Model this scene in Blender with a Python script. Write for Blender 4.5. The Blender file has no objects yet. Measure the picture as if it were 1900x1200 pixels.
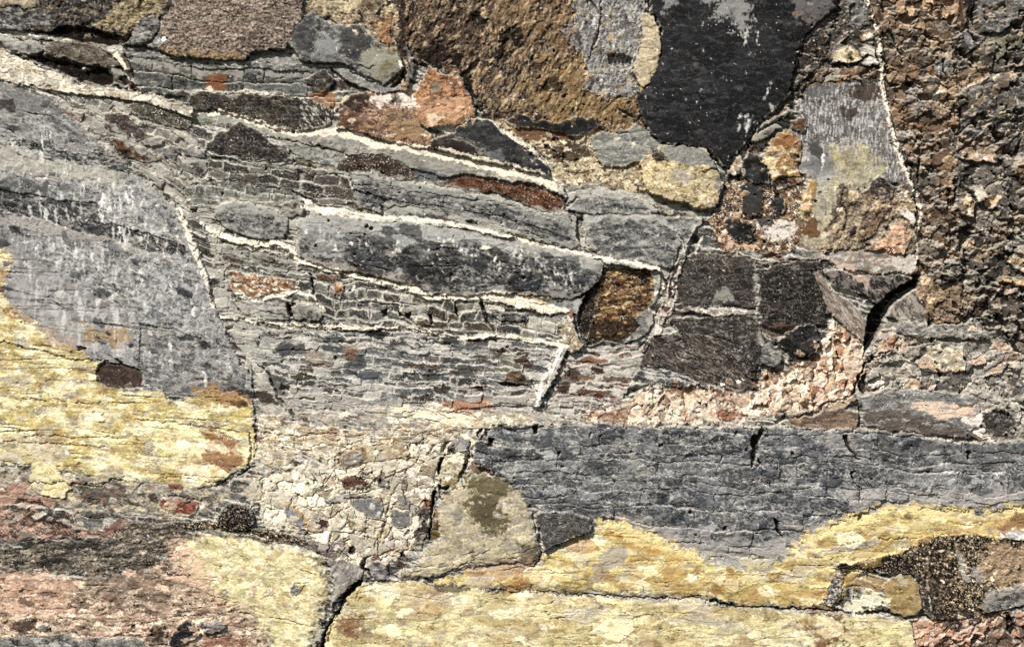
import bpy, math, random
import numpy as np
rng = np.random.RandomState(7)
D2R = math.pi / 180

# ------------------------------------------------------------------ camera, sky, sun, exposure
scn = bpy.context.scene
PX = 1 / 500.0            # one unit of the drawing grid is 2 mm of rock
CU, CV = 950.0, 600.0
Z0 = 1.7                  # height of the middle of the face above the ground
CAMD = 6.0
cd = bpy.data.cameras.new("camera")
cam = bpy.data.objects.new("camera", cd)
scn.collection.objects.link(cam)
cam.location = (0, -CAMD, Z0)
cam.rotation_euler = (math.pi / 2, 0, 0)
cd.sensor_width = 36
cd.lens = 36 * CAMD / (1900 * PX)
cd.clip_start = 0.05
cd.clip_end = 200
scn.camera = cam
SUN_EL, SUN_AZ = 42.0, -34.0      # azimuth measured from straight behind the camera, negative = left
world = bpy.data.worlds.new("World")
scn.world = world
world.use_nodes = True
wt = world.node_tree
bg = wt.nodes.get("Background") or wt.nodes.new("ShaderNodeBackground")
sky = wt.nodes.new("ShaderNodeTexSky")
sky.sky_type = 'NISHITA'
sky.sun_disc = False
sky.sun_elevation = SUN_EL * D2R
sky.sun_rotation = (180 + -SUN_AZ) * D2R
wt.links.new(sky.outputs[0], bg.inputs[0])
bg.inputs[1].default_value = 0.062
ld = bpy.data.lights.new("sun", 'SUN')
ld.energy = 4.9
ld.angle = 0.5 * D2R
ld.color = (1.0, 0.965, 0.91)
sun = bpy.data.objects.new("sun", ld)
scn.collection.objects.link(sun)
sun.rotation_euler = ((90 - SUN_EL) * D2R, 0, SUN_AZ * D2R)
vs = scn.view_settings
vs.view_transform = 'Standard'
vs.look = 'None'
vs.gamma = 1
vs.exposure = 0.42
vs.use_curve_mapping = False
try:
    scn.cycles.max_bounces = 4
    scn.cycles.diffuse_bounces = 3
except Exception:
    pass

# ------------------------------------------------------------------ noise
_perm = rng.randint(0, 65536, 65536).astype(np.int64)
_ga = rng.rand(65536).astype(np.float32) * 2 * np.pi
_gx, _gy = np.cos(_ga), np.sin(_ga)
_rv = rng.rand(65536).astype(np.float32)

def hsh(ix, iy, s=0):
    return _perm[(ix * 7919 + _perm[(iy * 104729 + s * 613) & 65535]) & 65535]

def rnd(h, k=0):
    return _rv[(h * 31 + k * 7717 + 13) & 65535]

def gn(x, y, s=0):
    fx, fy = np.floor(x), np.floor(y)
    ix, iy = fx.astype(np.int64), fy.astype(np.int64)
    x, y = (x - fx).astype(np.float32), (y - fy).astype(np.float32)
    u = x * x * x * (x * (x * 6 - 15) + 10)
    v = y * y * y * (y * (y * 6 - 15) + 10)
    def g(a, b):
        h = hsh(ix + a, iy + b, s)
        return _gx[h] * (x - a) + _gy[h] * (y - b)
    a = g(0, 0); b = g(1, 0); c = g(0, 1); d = g(1, 1)
    p = a + (b - a) * u
    q = c + (d - c) * u
    return (p + (q - p) * v) * 1.5

def fbm(x, y, s=0, o=3, gain=0.55):
    r = 0; a = 1; t = 0
    for i in range(o):
        r = r + a * gn(x, y, s + i * 17); t += a
        a *= gain; x = x * 2.03 + 11.3; y = y * 2.03 + 5.7
    return r / t * 1.35

def ridge(x, y, s=0, o=2):
    return 1 - np.abs(fbm(x, y, s, o)) * 2

def worley(x, y, s=0, jit=0.9):
    fx, fy = np.floor(x), np.floor(y)
    ix, iy = fx.astype(np.int64), fy.astype(np.int64)
    x, y = (x - fx).astype(np.float32), (y - fy).astype(np.float32)
    f1 = np.full(x.shape, 9, np.float32); f2 = f1.copy()
    idd = np.zeros(x.shape, np.int64); dx = np.zeros(x.shape, np.float32); dy = dx.copy()
    for a in (-1, 0, 1):
        for b in (-1, 0, 1):
            h = hsh(ix + a, iy + b, s)
            px = a + .5 + jit * (_rv[h] - .5) - x
            py = b + .5 + jit * (_rv[(h * 5 + 77) & 65535] - .5) - y
            d = px * px + py * py
            m = d < f1
            f2 = np.where(m, f1, np.minimum(f2, d))
            f1 = np.where(m, d, f1)
            idd = np.where(m, h, idd)
            dx = np.where(m, -px, dx); dy = np.where(m, -py, dy)
    f1 = np.sqrt(f1); f2 = np.sqrt(f2)
    return idd, f1, f2, dx, dy

def brick(a, b, L, Hh, s=0, jl=.35):
    """irregular courses: returns id, distance to joint (px), local coords"""
    bb = b / Hh + fbm(a / (L * 2.2), b / (Hh * 5), s + 3, 2) * .55
    row = np.floor(bb).astype(np.int64)
    fy = bb - row
    hr = hsh(row, row * 0 + 5, s)
    # uneven course heights: split some courses in two
    sp = .3 + .4 * rnd(hr, 2)
    two = rnd(hr, 3) < .45
    sub = two & (fy > sp)
    fy2 = np.where(two, np.where(sub, (fy - sp) / (1 - sp), fy / sp), fy)
    hh = np.where(two, np.where(sub, 1 - sp, sp), 1.0) * Hh
    row2 = row * 2 + sub
    hr2 = hsh(row2, row2 * 0 + 9, s)
    ll = L * (.55 + .9 * rnd(hr2, 4))
    aa = a / ll + 13 * rnd(hr2, 5)
    col = np.floor(aa).astype(np.int64)
    # jitter the joints
    def jt(c):
        return (rnd(hsh(c, row2, s + 1), 6) - .5) * 2 * jl
    fx = aa - col
    j0, j1 = jt(col), jt(col + 1)
    lo = fx < j0; hi = fx > 1 + j1
    col = col + np.where(lo, -1, 0) + np.where(hi, 1, 0)
    fx = aa - col
    j0, j1 = jt(col), jt(col + 1)
    w = np.maximum(1 + j1 - j0, .15)
    fxn = np.clip((fx - j0) / w, 0, 1)
    d = np.minimum(np.minimum(fxn, 1 - fxn) * w * ll, np.minimum(fy2, 1 - fy2) * hh)
    h = hsh(col, row2, s + 2)
    return h, d.astype(np.float32), (fxn - .5) * w * ll, (fy2 - .5) * hh

def sm(e0, e1, x):
    t = np.clip((x - e0) / (e1 - e0), 0, 1)
    return t * t * (3 - 2 * t)

_cc = {}
def C(h):
    if h not in _cc:
        v = np.array([int(h[i:i + 2], 16) for i in (0, 2, 4)], np.float32) / 255
        _cc[h] = np.where(v < .04045, v / 12.92, ((v + .055) / 1.055) ** 2.4).astype(np.float32)
    return _cc[h]

def mix(c, col, m):
    return c + (col - c) * m[..., None]

def pts(s):
    return np.array([[float(t) for t in p.split(',')] for p in s.split()], np.float32)

# ------------------------------------------------------------------ the drawing grid
S = 1.25
U0, U1, V0, V1 = -120.0, 2020.0, -100.0, 1300.0
us = np.arange(U0, U1 + .01, S, dtype=np.float32)
vv = np.arange(V0, V1 + .01, S, dtype=np.float32)
GU, GV = np.meshgrid(us, vv)
NH, NW = GU.shape
WU = GU + 3.2 * fbm(GU / 45, GV / 45, 101, 2) + 1.8 * fbm(GU / 11, GV / 11, 102, 2) + .9 * gn(GU / 4, GV / 4, 103)
WV = GV + 3.2 * fbm(GU / 45, GV / 45, 111, 2) + 1.8 * fbm(GU / 11, GV / 11, 112, 2) + .9 * gn(GU / 4, GV / 4, 113)
H = np.zeros((NH, NW), np.float32)
COL = np.zeros((NH, NW, 3), np.float32) + C('6a655c')
OWN = np.full((NH, NW), -1, np.int32)
SUB = np.zeros((NH, NW), np.int64)
DUST = np.zeros((NH, NW), np.float32)
THINGS = []

def crop(P, pad):
    x0, y0 = P[:, 0].min() - pad, P[:, 1].min() - pad
    x1, y1 = P[:, 0].max() + pad, P[:, 1].max() + pad
    i0 = max(0, int((x0 - U0) / S)); i1 = min(NW, int((x1 - U0) / S) + 2)
    j0 = max(0, int((y0 - V0) / S)); j1 = min(NH, int((y1 - V0) / S) + 2)
    return slice(j0, j1), slice(i0, i1)

def seg_d(x, y, p, q):
    d = q - p
    L = float(d @ d) + 1e-6
    t = np.clip(((x - p[0]) * d[0] + (y - p[1]) * d[1]) / L, 0, 1)
    return np.sqrt((x - p[0] - t * d[0]) ** 2 + (y - p[1] - t * d[1]) ** 2), t

def sdf_poly(x, y, P):
    d = np.full(x.shape, 1e9, np.float32); ins = np.zeros(x.shape, bool)
    n = len(P)
    for i in range(n):
        p, q = P[i], P[(i + 1) % n]
        d = np.minimum(d, seg_d(x, y, p, q)[0])
        if p[1] != q[1]:
            c = (y < p[1]) != (y < q[1])
            ins ^= c & (x < (q[0] - p[0]) * (y - p[1]) / (q[1] - p[1]) + p[0])
    return np.where(ins, d, -d)

def sdf_line(x, y, P, w):
    r = np.full(x.shape, -1e9, np.float32)
    for i in range(len(P) - 1):
        d, t = seg_d(x, y, P[i, :2], P[i + 1, :2])
        if P.shape[1] > 2:
            ww = P[i, 2] + (P[i + 1, 2] - P[i, 2]) * t
        else:
            ww = w
        r = np.maximum(r, ww - d)
    return r

# ------------------------------------------------------------------ the one rock surface generator
def rockface(sl, sd, p, seed, cen):
    x, y = GU[sl], GV[sl]
    wx, wy = WU[sl], WV[sl]
    an = p.get('ang', 0) * D2R
    ca, sa = math.cos(an), math.sin(an)
    a = x * ca + y * sa; b = -x * sa + y * ca
    wa = wx * ca + wy * sa; wb = -wx * sa + wy * ca
    h = np.zeros(x.shape, np.float32)
    c = np.zeros(x.shape + (3,), np.float32) + C(p['base'])
    # large blotches of colour
    for i, L in enumerate(p.get('lay', [])):
        col, sx, sy, th, so, st = L
        n = fbm(wa / sx, wb / sy, seed + 40 + i * 7, 4, .6)
        c = mix(c, C(col), sm(th - so, th + so, n) * st)
    r = p.get('rough', (1.5, .8, .5))
    RS, FS = p.get('rs', .34), p.get('fs', .36)
    h += RS * r[0] * fbm(a / 28, b / 18, seed + 1, 2) * 2 + RS * r[1] * fbm(a / 8, b / 5, seed + 2, 2) * 2 + RS * r[2] * gn(a / 2.6, b / 2.2, seed + 3) * 1.6
    sub = np.zeros(x.shape, np.int64)
    gapm = None
    ce = p.get('cells')
    if ce:
        kind, sx, sy = ce[0], ce[1], ce[2]
        step, tilt, gw, gd = ce[3], ce[4], ce[5], ce[6]
        jx = 4 * p.get('cw', 1)
        qa = wa + jx * .5 * fbm(a / 16, b / 12, seed + 21, 2); qb = wb + jx * .4 * fbm(a / 16, b / 12, seed + 22, 2)
        if kind == 'b':
            idd, de, lx, ly = brick(qa, qb, sx, sy, seed + 5)
            lx = lx / sx; ly = ly / sy
            co = np.minimum(de, 99)
        else:
            idd, f1, f2, lx, ly = worley(qa / sx, qb / sy, seed + 5, .98)
            de = (f2 - f1) * min(sx, sy) * .6
            big, g1, g2, l2x, l2y = worley(qa / (sx * 2.1), qb / (sy * 1.9), seed + 6, .98)
            kk = rnd(big, 12) < p.get('bigf', .45)       # some stones stay whole, others are broken small
            idd = np.where(kk, big, hsh(idd, big, 3)); lx = np.where(kk, l2x, lx); ly = np.where(kk, l2y, ly)
            d2 = (g2 - g1) * min(sx, sy) * 1.1
            de = np.where(kk, d2, np.minimum(de, d2))
        hr = (rnd(idd, 1) - .5) * 2
        h += np.sign(hr) * np.abs(hr) ** 1.8 * step * 1.3
        hole = (rnd(idd, 11) < p.get('hole', 0)) * sm(.3, 1.6, de)
        h -= hole * p.get('holed', 12)
        h += tilt * p.get('ts', .7) * ((rnd(idd, 2) - .5) * 2 * lx + (rnd(idd, 3) - .5) * 2 * ly)
        edge = 1 - sm(0, gw, de)
        gn_ = sm(-.25, .35, fbm(a / 30, b / 14, seed + 23, 2))
        h -= gd * edge * (.35 + .65 * gn_)
        if 'pal' in p:
            rr = rnd(idd, 4)
            cc = np.zeros_like(c)
            acc = 0
            tot = sum(w for _, w in p['pal'])
            done = np.zeros(x.shape, bool)
            has = np.zeros(x.shape, np.float32)
            for colr, w in p['pal']:
                acc += w / tot
                m = (rr <= acc) & ~done
                done |= m
                if colr is not None:
                    cc[m] = C(colr); has[m] = 1
            cc *= (.8 + .4 * rnd(idd, 5))[..., None]
            rag = p.get('rag', .5)
            n = fbm(wa / p.get('rsx', 9), wb / p.get('rsy', 5), seed + 24, 3)
            dd = de - p.get('topd', 0) * np.clip(-ly * 2, 0, 1)
            m = sm(0, p.get('fs2', .3), np.clip(dd / p.get('edge', 4), -.5, 1) - .4 + n * rag) * has * p.get('cm', .95)
            c = c + (cc - c) * m[..., None]
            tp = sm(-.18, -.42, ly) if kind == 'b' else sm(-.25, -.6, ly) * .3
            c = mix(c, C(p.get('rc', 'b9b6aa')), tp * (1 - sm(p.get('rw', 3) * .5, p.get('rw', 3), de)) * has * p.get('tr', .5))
            # dark stones read as broken faces set back a little from their dusty rims
            h += p.get('face', 0) * m
        sub = idd
        if p.get('gapc'):
            c = mix(c, C(p['gapc']), edge * .8 * gn_)
    for i, (sx, sy, st, ti, gw, gd) in enumerate(p.get('fac', [])):
        idd, f1, f2, lx, ly = worley((wa + 3 * gn(a / 14, b / 9, seed + 31)) / sx, wb / sy, seed + 60 + i * 5)
        h += (rnd(idd, 1) - .5) * 2 * st * FS * 1.4 + FS * ti * ((rnd(idd, 2) - .5) * 2 * lx + (rnd(idd, 3) - .5) * 2 * ly)
        ed = 1 - sm(0, gw, (f2 - f1) * min(sx, sy) * .6)
        gate = sm(-.15, .25, fbm(a / 40, b / 20, seed + 66 + i, 2))
        h -= gd * ed * gate
        c = c * (1 + .22 * (rnd(idd, 6) - .5) * p.get('fc', 1))[..., None]
        if p.get('edust'):
            dn = sm(-.1, .3, fbm(a / 12, b / 7, seed + 68 + i, 3))
            c = mix(c, C(p.get('dc', 'a9a69c')), (1 - sm(0, p.get('ew', 2.6), (f2 - f1) * min(sx, sy) * .6)) * dn * p['edust'])
    bd = p.get('bed')
    if bd:
        t = b / bd[0] + fbm(a / 110, b / 40, seed + 9, 3) * 1.3
        ft = t - np.floor(t)
        h += bd[1] * (ft - .5) * sm(-.2, .3, fbm(a / 60, b / 30, seed + 10, 2))
    for i, (la, sx, sy, st) in enumerate(p.get('pline', [])):
        la *= D2R
        xa = wx * math.cos(la) + wy * math.sin(la); ya = -wx * math.sin(la) + wy * math.cos(la)
        n = fbm(xa / sx, ya / sy, seed + 400 + i * 9, 3)
        gate = sm(-.08, .22, fbm(x / 34, y / 26, seed + 405 + i * 9, 3))
        m = (1 - sm(.02, .13 + .1 * gn(x / 9, y / 9, seed + 407), np.abs(n))) * gate
        c = mix(c, C(p.get('rc', 'b4b3ac')), m * st)
        h += .5 * m
    hi = p.get('hair')
    if hi:
        for k in range(2):
            n = fbm(wa / hi[0], wb / hi[1], seed + 70 + k * 3, 2)
            gate = sm(.0, .25, fbm(a / (hi[0] * .6), b / (hi[1] * 2.2), seed + 71 + k * 3, 2))
            m = (1 - sm(0, hi[3] if len(hi) > 3 else .045, np.abs(n))) * gate
            h -= hi[2] * m
            c = mix(c, C(p.get('hairc', '3a332a')), m * .55)
    sk = p.get('strk')
    if sk:
        ka = sk[4] * D2R if len(sk) > 4 else 0
        xa = x * math.cos(ka) + y * math.sin(ka); ya = -x * math.sin(ka) + y * math.cos(ka)
        n = fbm(xa / sk[0], ya / sk[1], seed + 80, 3, .6)
        m = sm(sk[2], sk[2] + .12, n)
        c = mix(c, C(p.get('skc', 'bdbcb6')), m * sk[3])
        h += m * .8
    # fine mottling
    mt = p.get('mot', .16) * 1.5
    c = c * (1 + mt * 1.6 * fbm(x / 4.6, y / 3.9, seed + 90, 2) + mt * gn(x / 1.9, y / 1.9, seed + 91))[..., None]
    for i, (sx, sy, st, th) in enumerate(p.get('chip', [])):
        qx = wa + 7 * fbm(a / 15, b / 9, seed + 300 + i, 3); qy = wb + 4 * fbm(a / 15, b / 9, seed + 310 + i, 3)
        idd, f1, f2, lx, ly = worley(qx / sx, qy / sy, seed + 320 + i * 7)
        v = rnd(idd, 8)
        gate = fbm(a / 46, b / 20, seed + 330 + i, 3)
        pale = sm(th + .06, th + .12, v + gate * 1.1)
        ed = (f2 - f1) * min(sx, sy) * .6
        c = c * (1 - st * .45 * (1 - pale) * (.4 + v))[..., None]
        c = mix(c, C(p.get('dc', 'a9a69c')), pale * st * (.15 + .75 * rnd(idd, 9)))
        # thin pale rim on the upper edge of a chip
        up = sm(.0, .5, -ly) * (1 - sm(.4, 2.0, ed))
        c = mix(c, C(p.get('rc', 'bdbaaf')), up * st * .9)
        h += (rnd(idd, 10) - .5) * .9 * st + .5 * st * ly - .35 * (1 - sm(0, .9, ed)) * st
    n = fbm(wa / 15, wb / 8, seed + 97, 4, .6)
    c = c * (1 + p.get('scuff', .34) * n)[..., None]
    sp = p.get('spk', (.25, .25))
    n = fbm(x / 3.0, y / 2.4, seed + 92, 2)
    g2 = sm(-.3, .4, fbm(x / 30, y / 22, seed + 93, 2))
    c = mix(c, C(p.get('sdc', '2c2620')), sm(.34, .48, n) * sp[0] * g2)
    c = mix(c, C(p.get('slc', 'd8d2c4')), sm(.36, .5, -n) * sp[1] * (.3 + .7 * g2))
    # relief of the whole piece
    if 'dome' in p:
        dm, dr = p['dome']
        h += .6 * dm * (1 - np.exp(-np.maximum(sd, 0) / dr))
    if 'tilt' in p:
        h += p['tilt'][0] * (x - cen[0]) + p['tilt'][1] * (y - cen[1])
    bv, bw = p.get('bev', (3, 3))
    h -= BVM * bv * np.exp(-np.maximum(sd, 0) / bw)
    rim = p.get('rim')
    if rim:                       # pale dusty rim round a darker broken face
        n = fbm(wx / 12, wy / 9, seed + 95, 3)
        n2 = fbm(wx / 34, wy / 26, seed + 96, 2)
        up = p.get('rimup', 11)
        k_ = int(round(up / S))
        su = np.vstack([np.repeat(sd[:1], min(k_, sd.shape[0]), 0), sd[:-k_]]) if k_ < sd.shape[0] else sd
        sr = np.minimum(sd * 1.6, np.where(su < sd, su + 2, sd))
        m = 1 - sm(rim[1] * .3, rim[1] * 1.9, sr + n * rim[1] * 1.8 + n2 * up * .8)
        c = mix(c, C(rim[0]) * (1 + .12 * n)[..., None], m * rim[2])
    return h, np.clip(c, .004, .95), sub

def R(name, label, cat, poly, h, preset, line=False, w=6, group=None, parts=None, sil=0, pad=0, soft=None, **ov):
    p = dict(PRE[preset]); p.update(ov)
    if soft is None: soft = 5 if line else 3
    if line and not p.get('keep'): p['add'] = 1; h = p.get('hv', 6.0); p['bev'] = (3, 3)
    P = pts(poly)
    k = len(THINGS)
    sl = crop(P[:, :2], 14 + (w if line else 0))
    wx, wy = WU[sl], WV[sl]
    if soft:                       # very ragged outline
        wx = wx + soft * fbm(wx / 13, wy / 9, k * 91, 3); wy = wy + soft * fbm(wx / 13, wy / 9, k * 91 + 5, 3)
    sd = sdf_line(wx, wy, P, w) if line else sdf_poly(wx, wy, P)
    if line: sd = sd - 1.2 + (5 if not p.get('keep') else 2) * fbm(GU[sl] / 30, GV[sl] / 30, k + 60, 3)
    hh, cc, sub = rockface(sl, sd, p, p.get('seed', k * 131 + 7), P[:, :2].mean(0))
    m = sd > 0
    if name:
        THINGS.append(dict(name=name, label=label, cat=cat, group=group, parts=parts, mat=p.get('mat', 'stone'), minp=p.get('minp', 120)))
        OWN[sl][m] = k
        SUB[sl][m] = sub[m] if parts else 0
    fade = p.get('fade', 3.5)
    if 'fade_v' in p: fade = np.where(GV[sl] > p['fade_v'][0], p['fade_v'][1], fade)
    fn = fbm(GU[sl] / 13, GV[sl] / 10, k + 700, 4, .65)
    fw = sm(0, 1, sd / fade + .9 * fn * np.where(np.asarray(fade) > 8, 1, .4))
    old = H[sl]
    new = hh + h if not p.get('add') else old + hh + h
    if np.max(fade) > 8: new = new - np.clip(new - old, -4, 4) * (1 - sm(0, 1, sd / fade)) * (fade > 8)
    H[sl][m] = new[m]
    cc = COL[sl] + (cc - COL[sl]) * fw[..., None]
    COL[sl][m] = cc[m]
    DUST[sl][m] = p.get('dust', .5)

def K(line, w=3, d=14, col=None, ja=1.0):
    """a crack cut into the rock; points may carry their own half width"""
    P = pts(line)
    sl = crop(P[:, :2], 20)
    x = WU[sl] + ja * 3 * fbm(GU[sl] / 9, GV[sl] / 9, 501, 2); y = WV[sl] + ja * 3 * fbm(GU[sl] / 9, GV[sl] / 9, 502, 2)
    sd = sdf_line(x, y, P, w) + .5 * w * fbm(GU[sl] / 14, GV[sl] / 14, 503, 2) * ja
    m = sm(-.4, 1.2, sd)
    H[sl] -= d * m
    if col: COL[sl] = mix(COL[sl], C(col), m * .9)  # dark tint adds painted shade to the cut

def PIT(poly, d=20, col=None, soft=1.2):
    P = pts(poly)
    sl = crop(P, 10)
    m = sm(-.3, soft, sdf_poly(WU[sl], WV[sl], P))
    H[sl] -= d * m
    if col: COL[sl] = mix(COL[sl], C(col), m * .9)  # dark tint paints shade into the hole on top of its depth

def ST(poly, col, st=.8, soft=10, n=(14, 9, .0), line=False, w=5, hard=.07, ridge_h=0, rag=1.0, ang=0, seed=0):
    """a ragged-edged colour patch: stain, crust, dust or painted light"""
    P = pts(poly)
    sl = crop(P[:, :2], soft * 1.6 + 8 + (w if line else 0))
    x, y = WU[sl], WV[sl]
    sd = sdf_line(x, y, P, w) if line else sdf_poly(x, y, P)
    an = ang * D2R
    a = x * math.cos(an) + y * math.sin(an); b = -x * math.sin(an) + y * math.cos(an)
    sd0 = int(P[0, 0] + P[0, 1] * 3) + 900 + seed
    nz = .7 * fbm(a / n[0], b / n[1], sd0, 4, .65) + .5 * fbm(a / 34, b / 24, sd0 + 3, 2)
    t = np.clip(sd / soft, -1.6, 1.6) * .5 + nz * rag - n[2]
    m = sm(-hard, hard, t) * sm(-soft * 1.5, -soft * 1.1, sd)
    COL[sl] = mix(COL[sl], C(col) * (1 + .25 * gn(x / 2.2, y / 2.0, 77))[..., None], m * st)
    if ridge_h: H[sl] += ridge_h * m

def DRIP(poly, n, L=(8, 26), w=(1.2, 3), ang=0, col='c9c7c0', seed=1, h=1.2):
    """separate chalky runs on a face"""
    P = pts(poly)
    r = np.random.RandomState(seed)
    x0, y0 = P.min(0); x1, y1 = P.max(0)
    got = 0; tries = 0
    while got < n and tries < n * 30:
        tries += 1
        cx, cy = r.uniform(x0, x1), r.uniform(y0, y1)
        if sdf_poly(np.array([cx]), np.array([cy]), P)[0] < 0: continue
        got += 1
        l = r.uniform(L[0], L[1]) * r.choice([.35, .6, 1, 1.2]); ww = r.uniform(w[0], w[1] * 1.5); an = (ang + r.normal(0, 6)) * D2R
        q = np.array([[cx, cy, ww * r.uniform(.3, 1)], [cx + math.sin(an) * l * .5, cy + l * .5, ww], [cx + math.sin(an) * l, cy + l, ww * .15]], np.float32)
        sl = crop(q[:, :2], 8)
        x, y = WU[sl], WV[sl]
        sd = sdf_line(x, y, q, 1) + 4.2 * fbm(x / 7, y / 7, seed, 3) - .6
        m = sm(-.8, 1.6, sd)
        COL[sl] = mix(COL[sl], C(col) * r.uniform(.7, 1.15), m * r.uniform(.5, 1.))
        H[sl] += m * h * .5

def _inside(P, r):
    x0, y0 = P.min(0); x1, y1 = P.max(0)
    for _ in range(60):
        cx, cy = r.uniform(x0, x1), r.uniform(y0, y1)
        if sdf_poly(np.array([cx]), np.array([cy]), P)[0] > 0: return cx, cy
    return cx, cy

def CR(poly, n, L, ang, w=(.5, 1.1), d=(3, 8), col='3a3024', seed=1, da=8, wob=.12):
    """many separate hairline cracks"""
    P = pts(poly); r = np.random.RandomState(seed)
    for _ in range(n):
        cx, cy = _inside(P, r)
        l = r.uniform(*L) * r.choice([.4, 1, 1.6]); a = (ang + r.normal(0, da)) * D2R
        m = max(3, int(l / 14)); q = []
        y = 0
        for i in range(m + 1):
            t = i / m - .5
            y += r.normal(0, wob) * l / m
            q.append((cx + math.cos(a) * t * l - math.sin(a) * y, cy + math.sin(a) * t * l + math.cos(a) * y, r.uniform(*w) * (1 - abs(t) * 1.5)))
        q = np.array(q, np.float32)
        sl = crop(q[:, :2], 6)
        x = GU[sl] + 1.5 * gn(GU[sl] / 6, GV[sl] / 6, 5); yv = GV[sl] + 1.5 * gn(GU[sl] / 6, GV[sl] / 6, 6)
        mm = sm(-.5, .8, sdf_line(x, yv, q, 1))
        H[sl] -= mm * r.uniform(*d)
        COL[sl] = mix(COL[sl], C(col), mm * r.uniform(.3, .9))

def FL(poly, n, size, asp, ang, cols, dh=(-2, 2), seed=1, st=(.5, .95), da=12, rag=1.6, tilt=.12, rim=.5):
    """many separate broken facets, each an angular scrap with its own tone and tilt"""
    P = pts(poly); r = np.random.RandomState(seed)
    for _ in range(n):
        cx, cy = _inside(P, r)
        L = size[0] + (size[1] - size[0]) * r.rand() ** 2
        a = (ang + r.normal(0, da)) * D2R; b = L * asp * r.uniform(.6, 1.5)
        k = r.randint(4, 7); th = np.sort(r.rand(k) * .7 + np.arange(k)) / k * 2 * np.pi
        ex = np.cos(th) * L * .5 * r.uniform(.8, 1.2, k); ey = np.sin(th) * b * .5 * r.uniform(.8, 1.2, k)
        q = np.stack([cx + ex * math.cos(a) - ey * math.sin(a), cy + ex * math.sin(a) + ey * math.cos(a)], 1).astype(np.float32)
        sl = crop(q, 5)
        x, y = GU[sl] + rag * 1.6 * gn(GU[sl] / 5, GV[sl] / 5, 15), GV[sl] + rag * 1.6 * gn(GU[sl] / 5, GV[sl] / 5, 16)
        sd = sdf_poly(x, y, q)
        m = sm(-.6, .9, sd)
        g = r.uniform(*dh)
        H[sl] += m * (g + r.uniform(-tilt, tilt) * (x - cx) + r.uniform(-tilt, tilt * 1.6) * (y - cy))
        if cols:
            cc = C(cols[r.randint(len(cols))]) * r.uniform(.8, 1.2)
            COL[sl] = mix(COL[sl], cc, m * r.uniform(*st))
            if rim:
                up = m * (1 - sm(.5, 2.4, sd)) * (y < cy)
                COL[sl] = mix(COL[sl], np.minimum(cc * 2.2 + .12, .62), up * rim)

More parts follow.
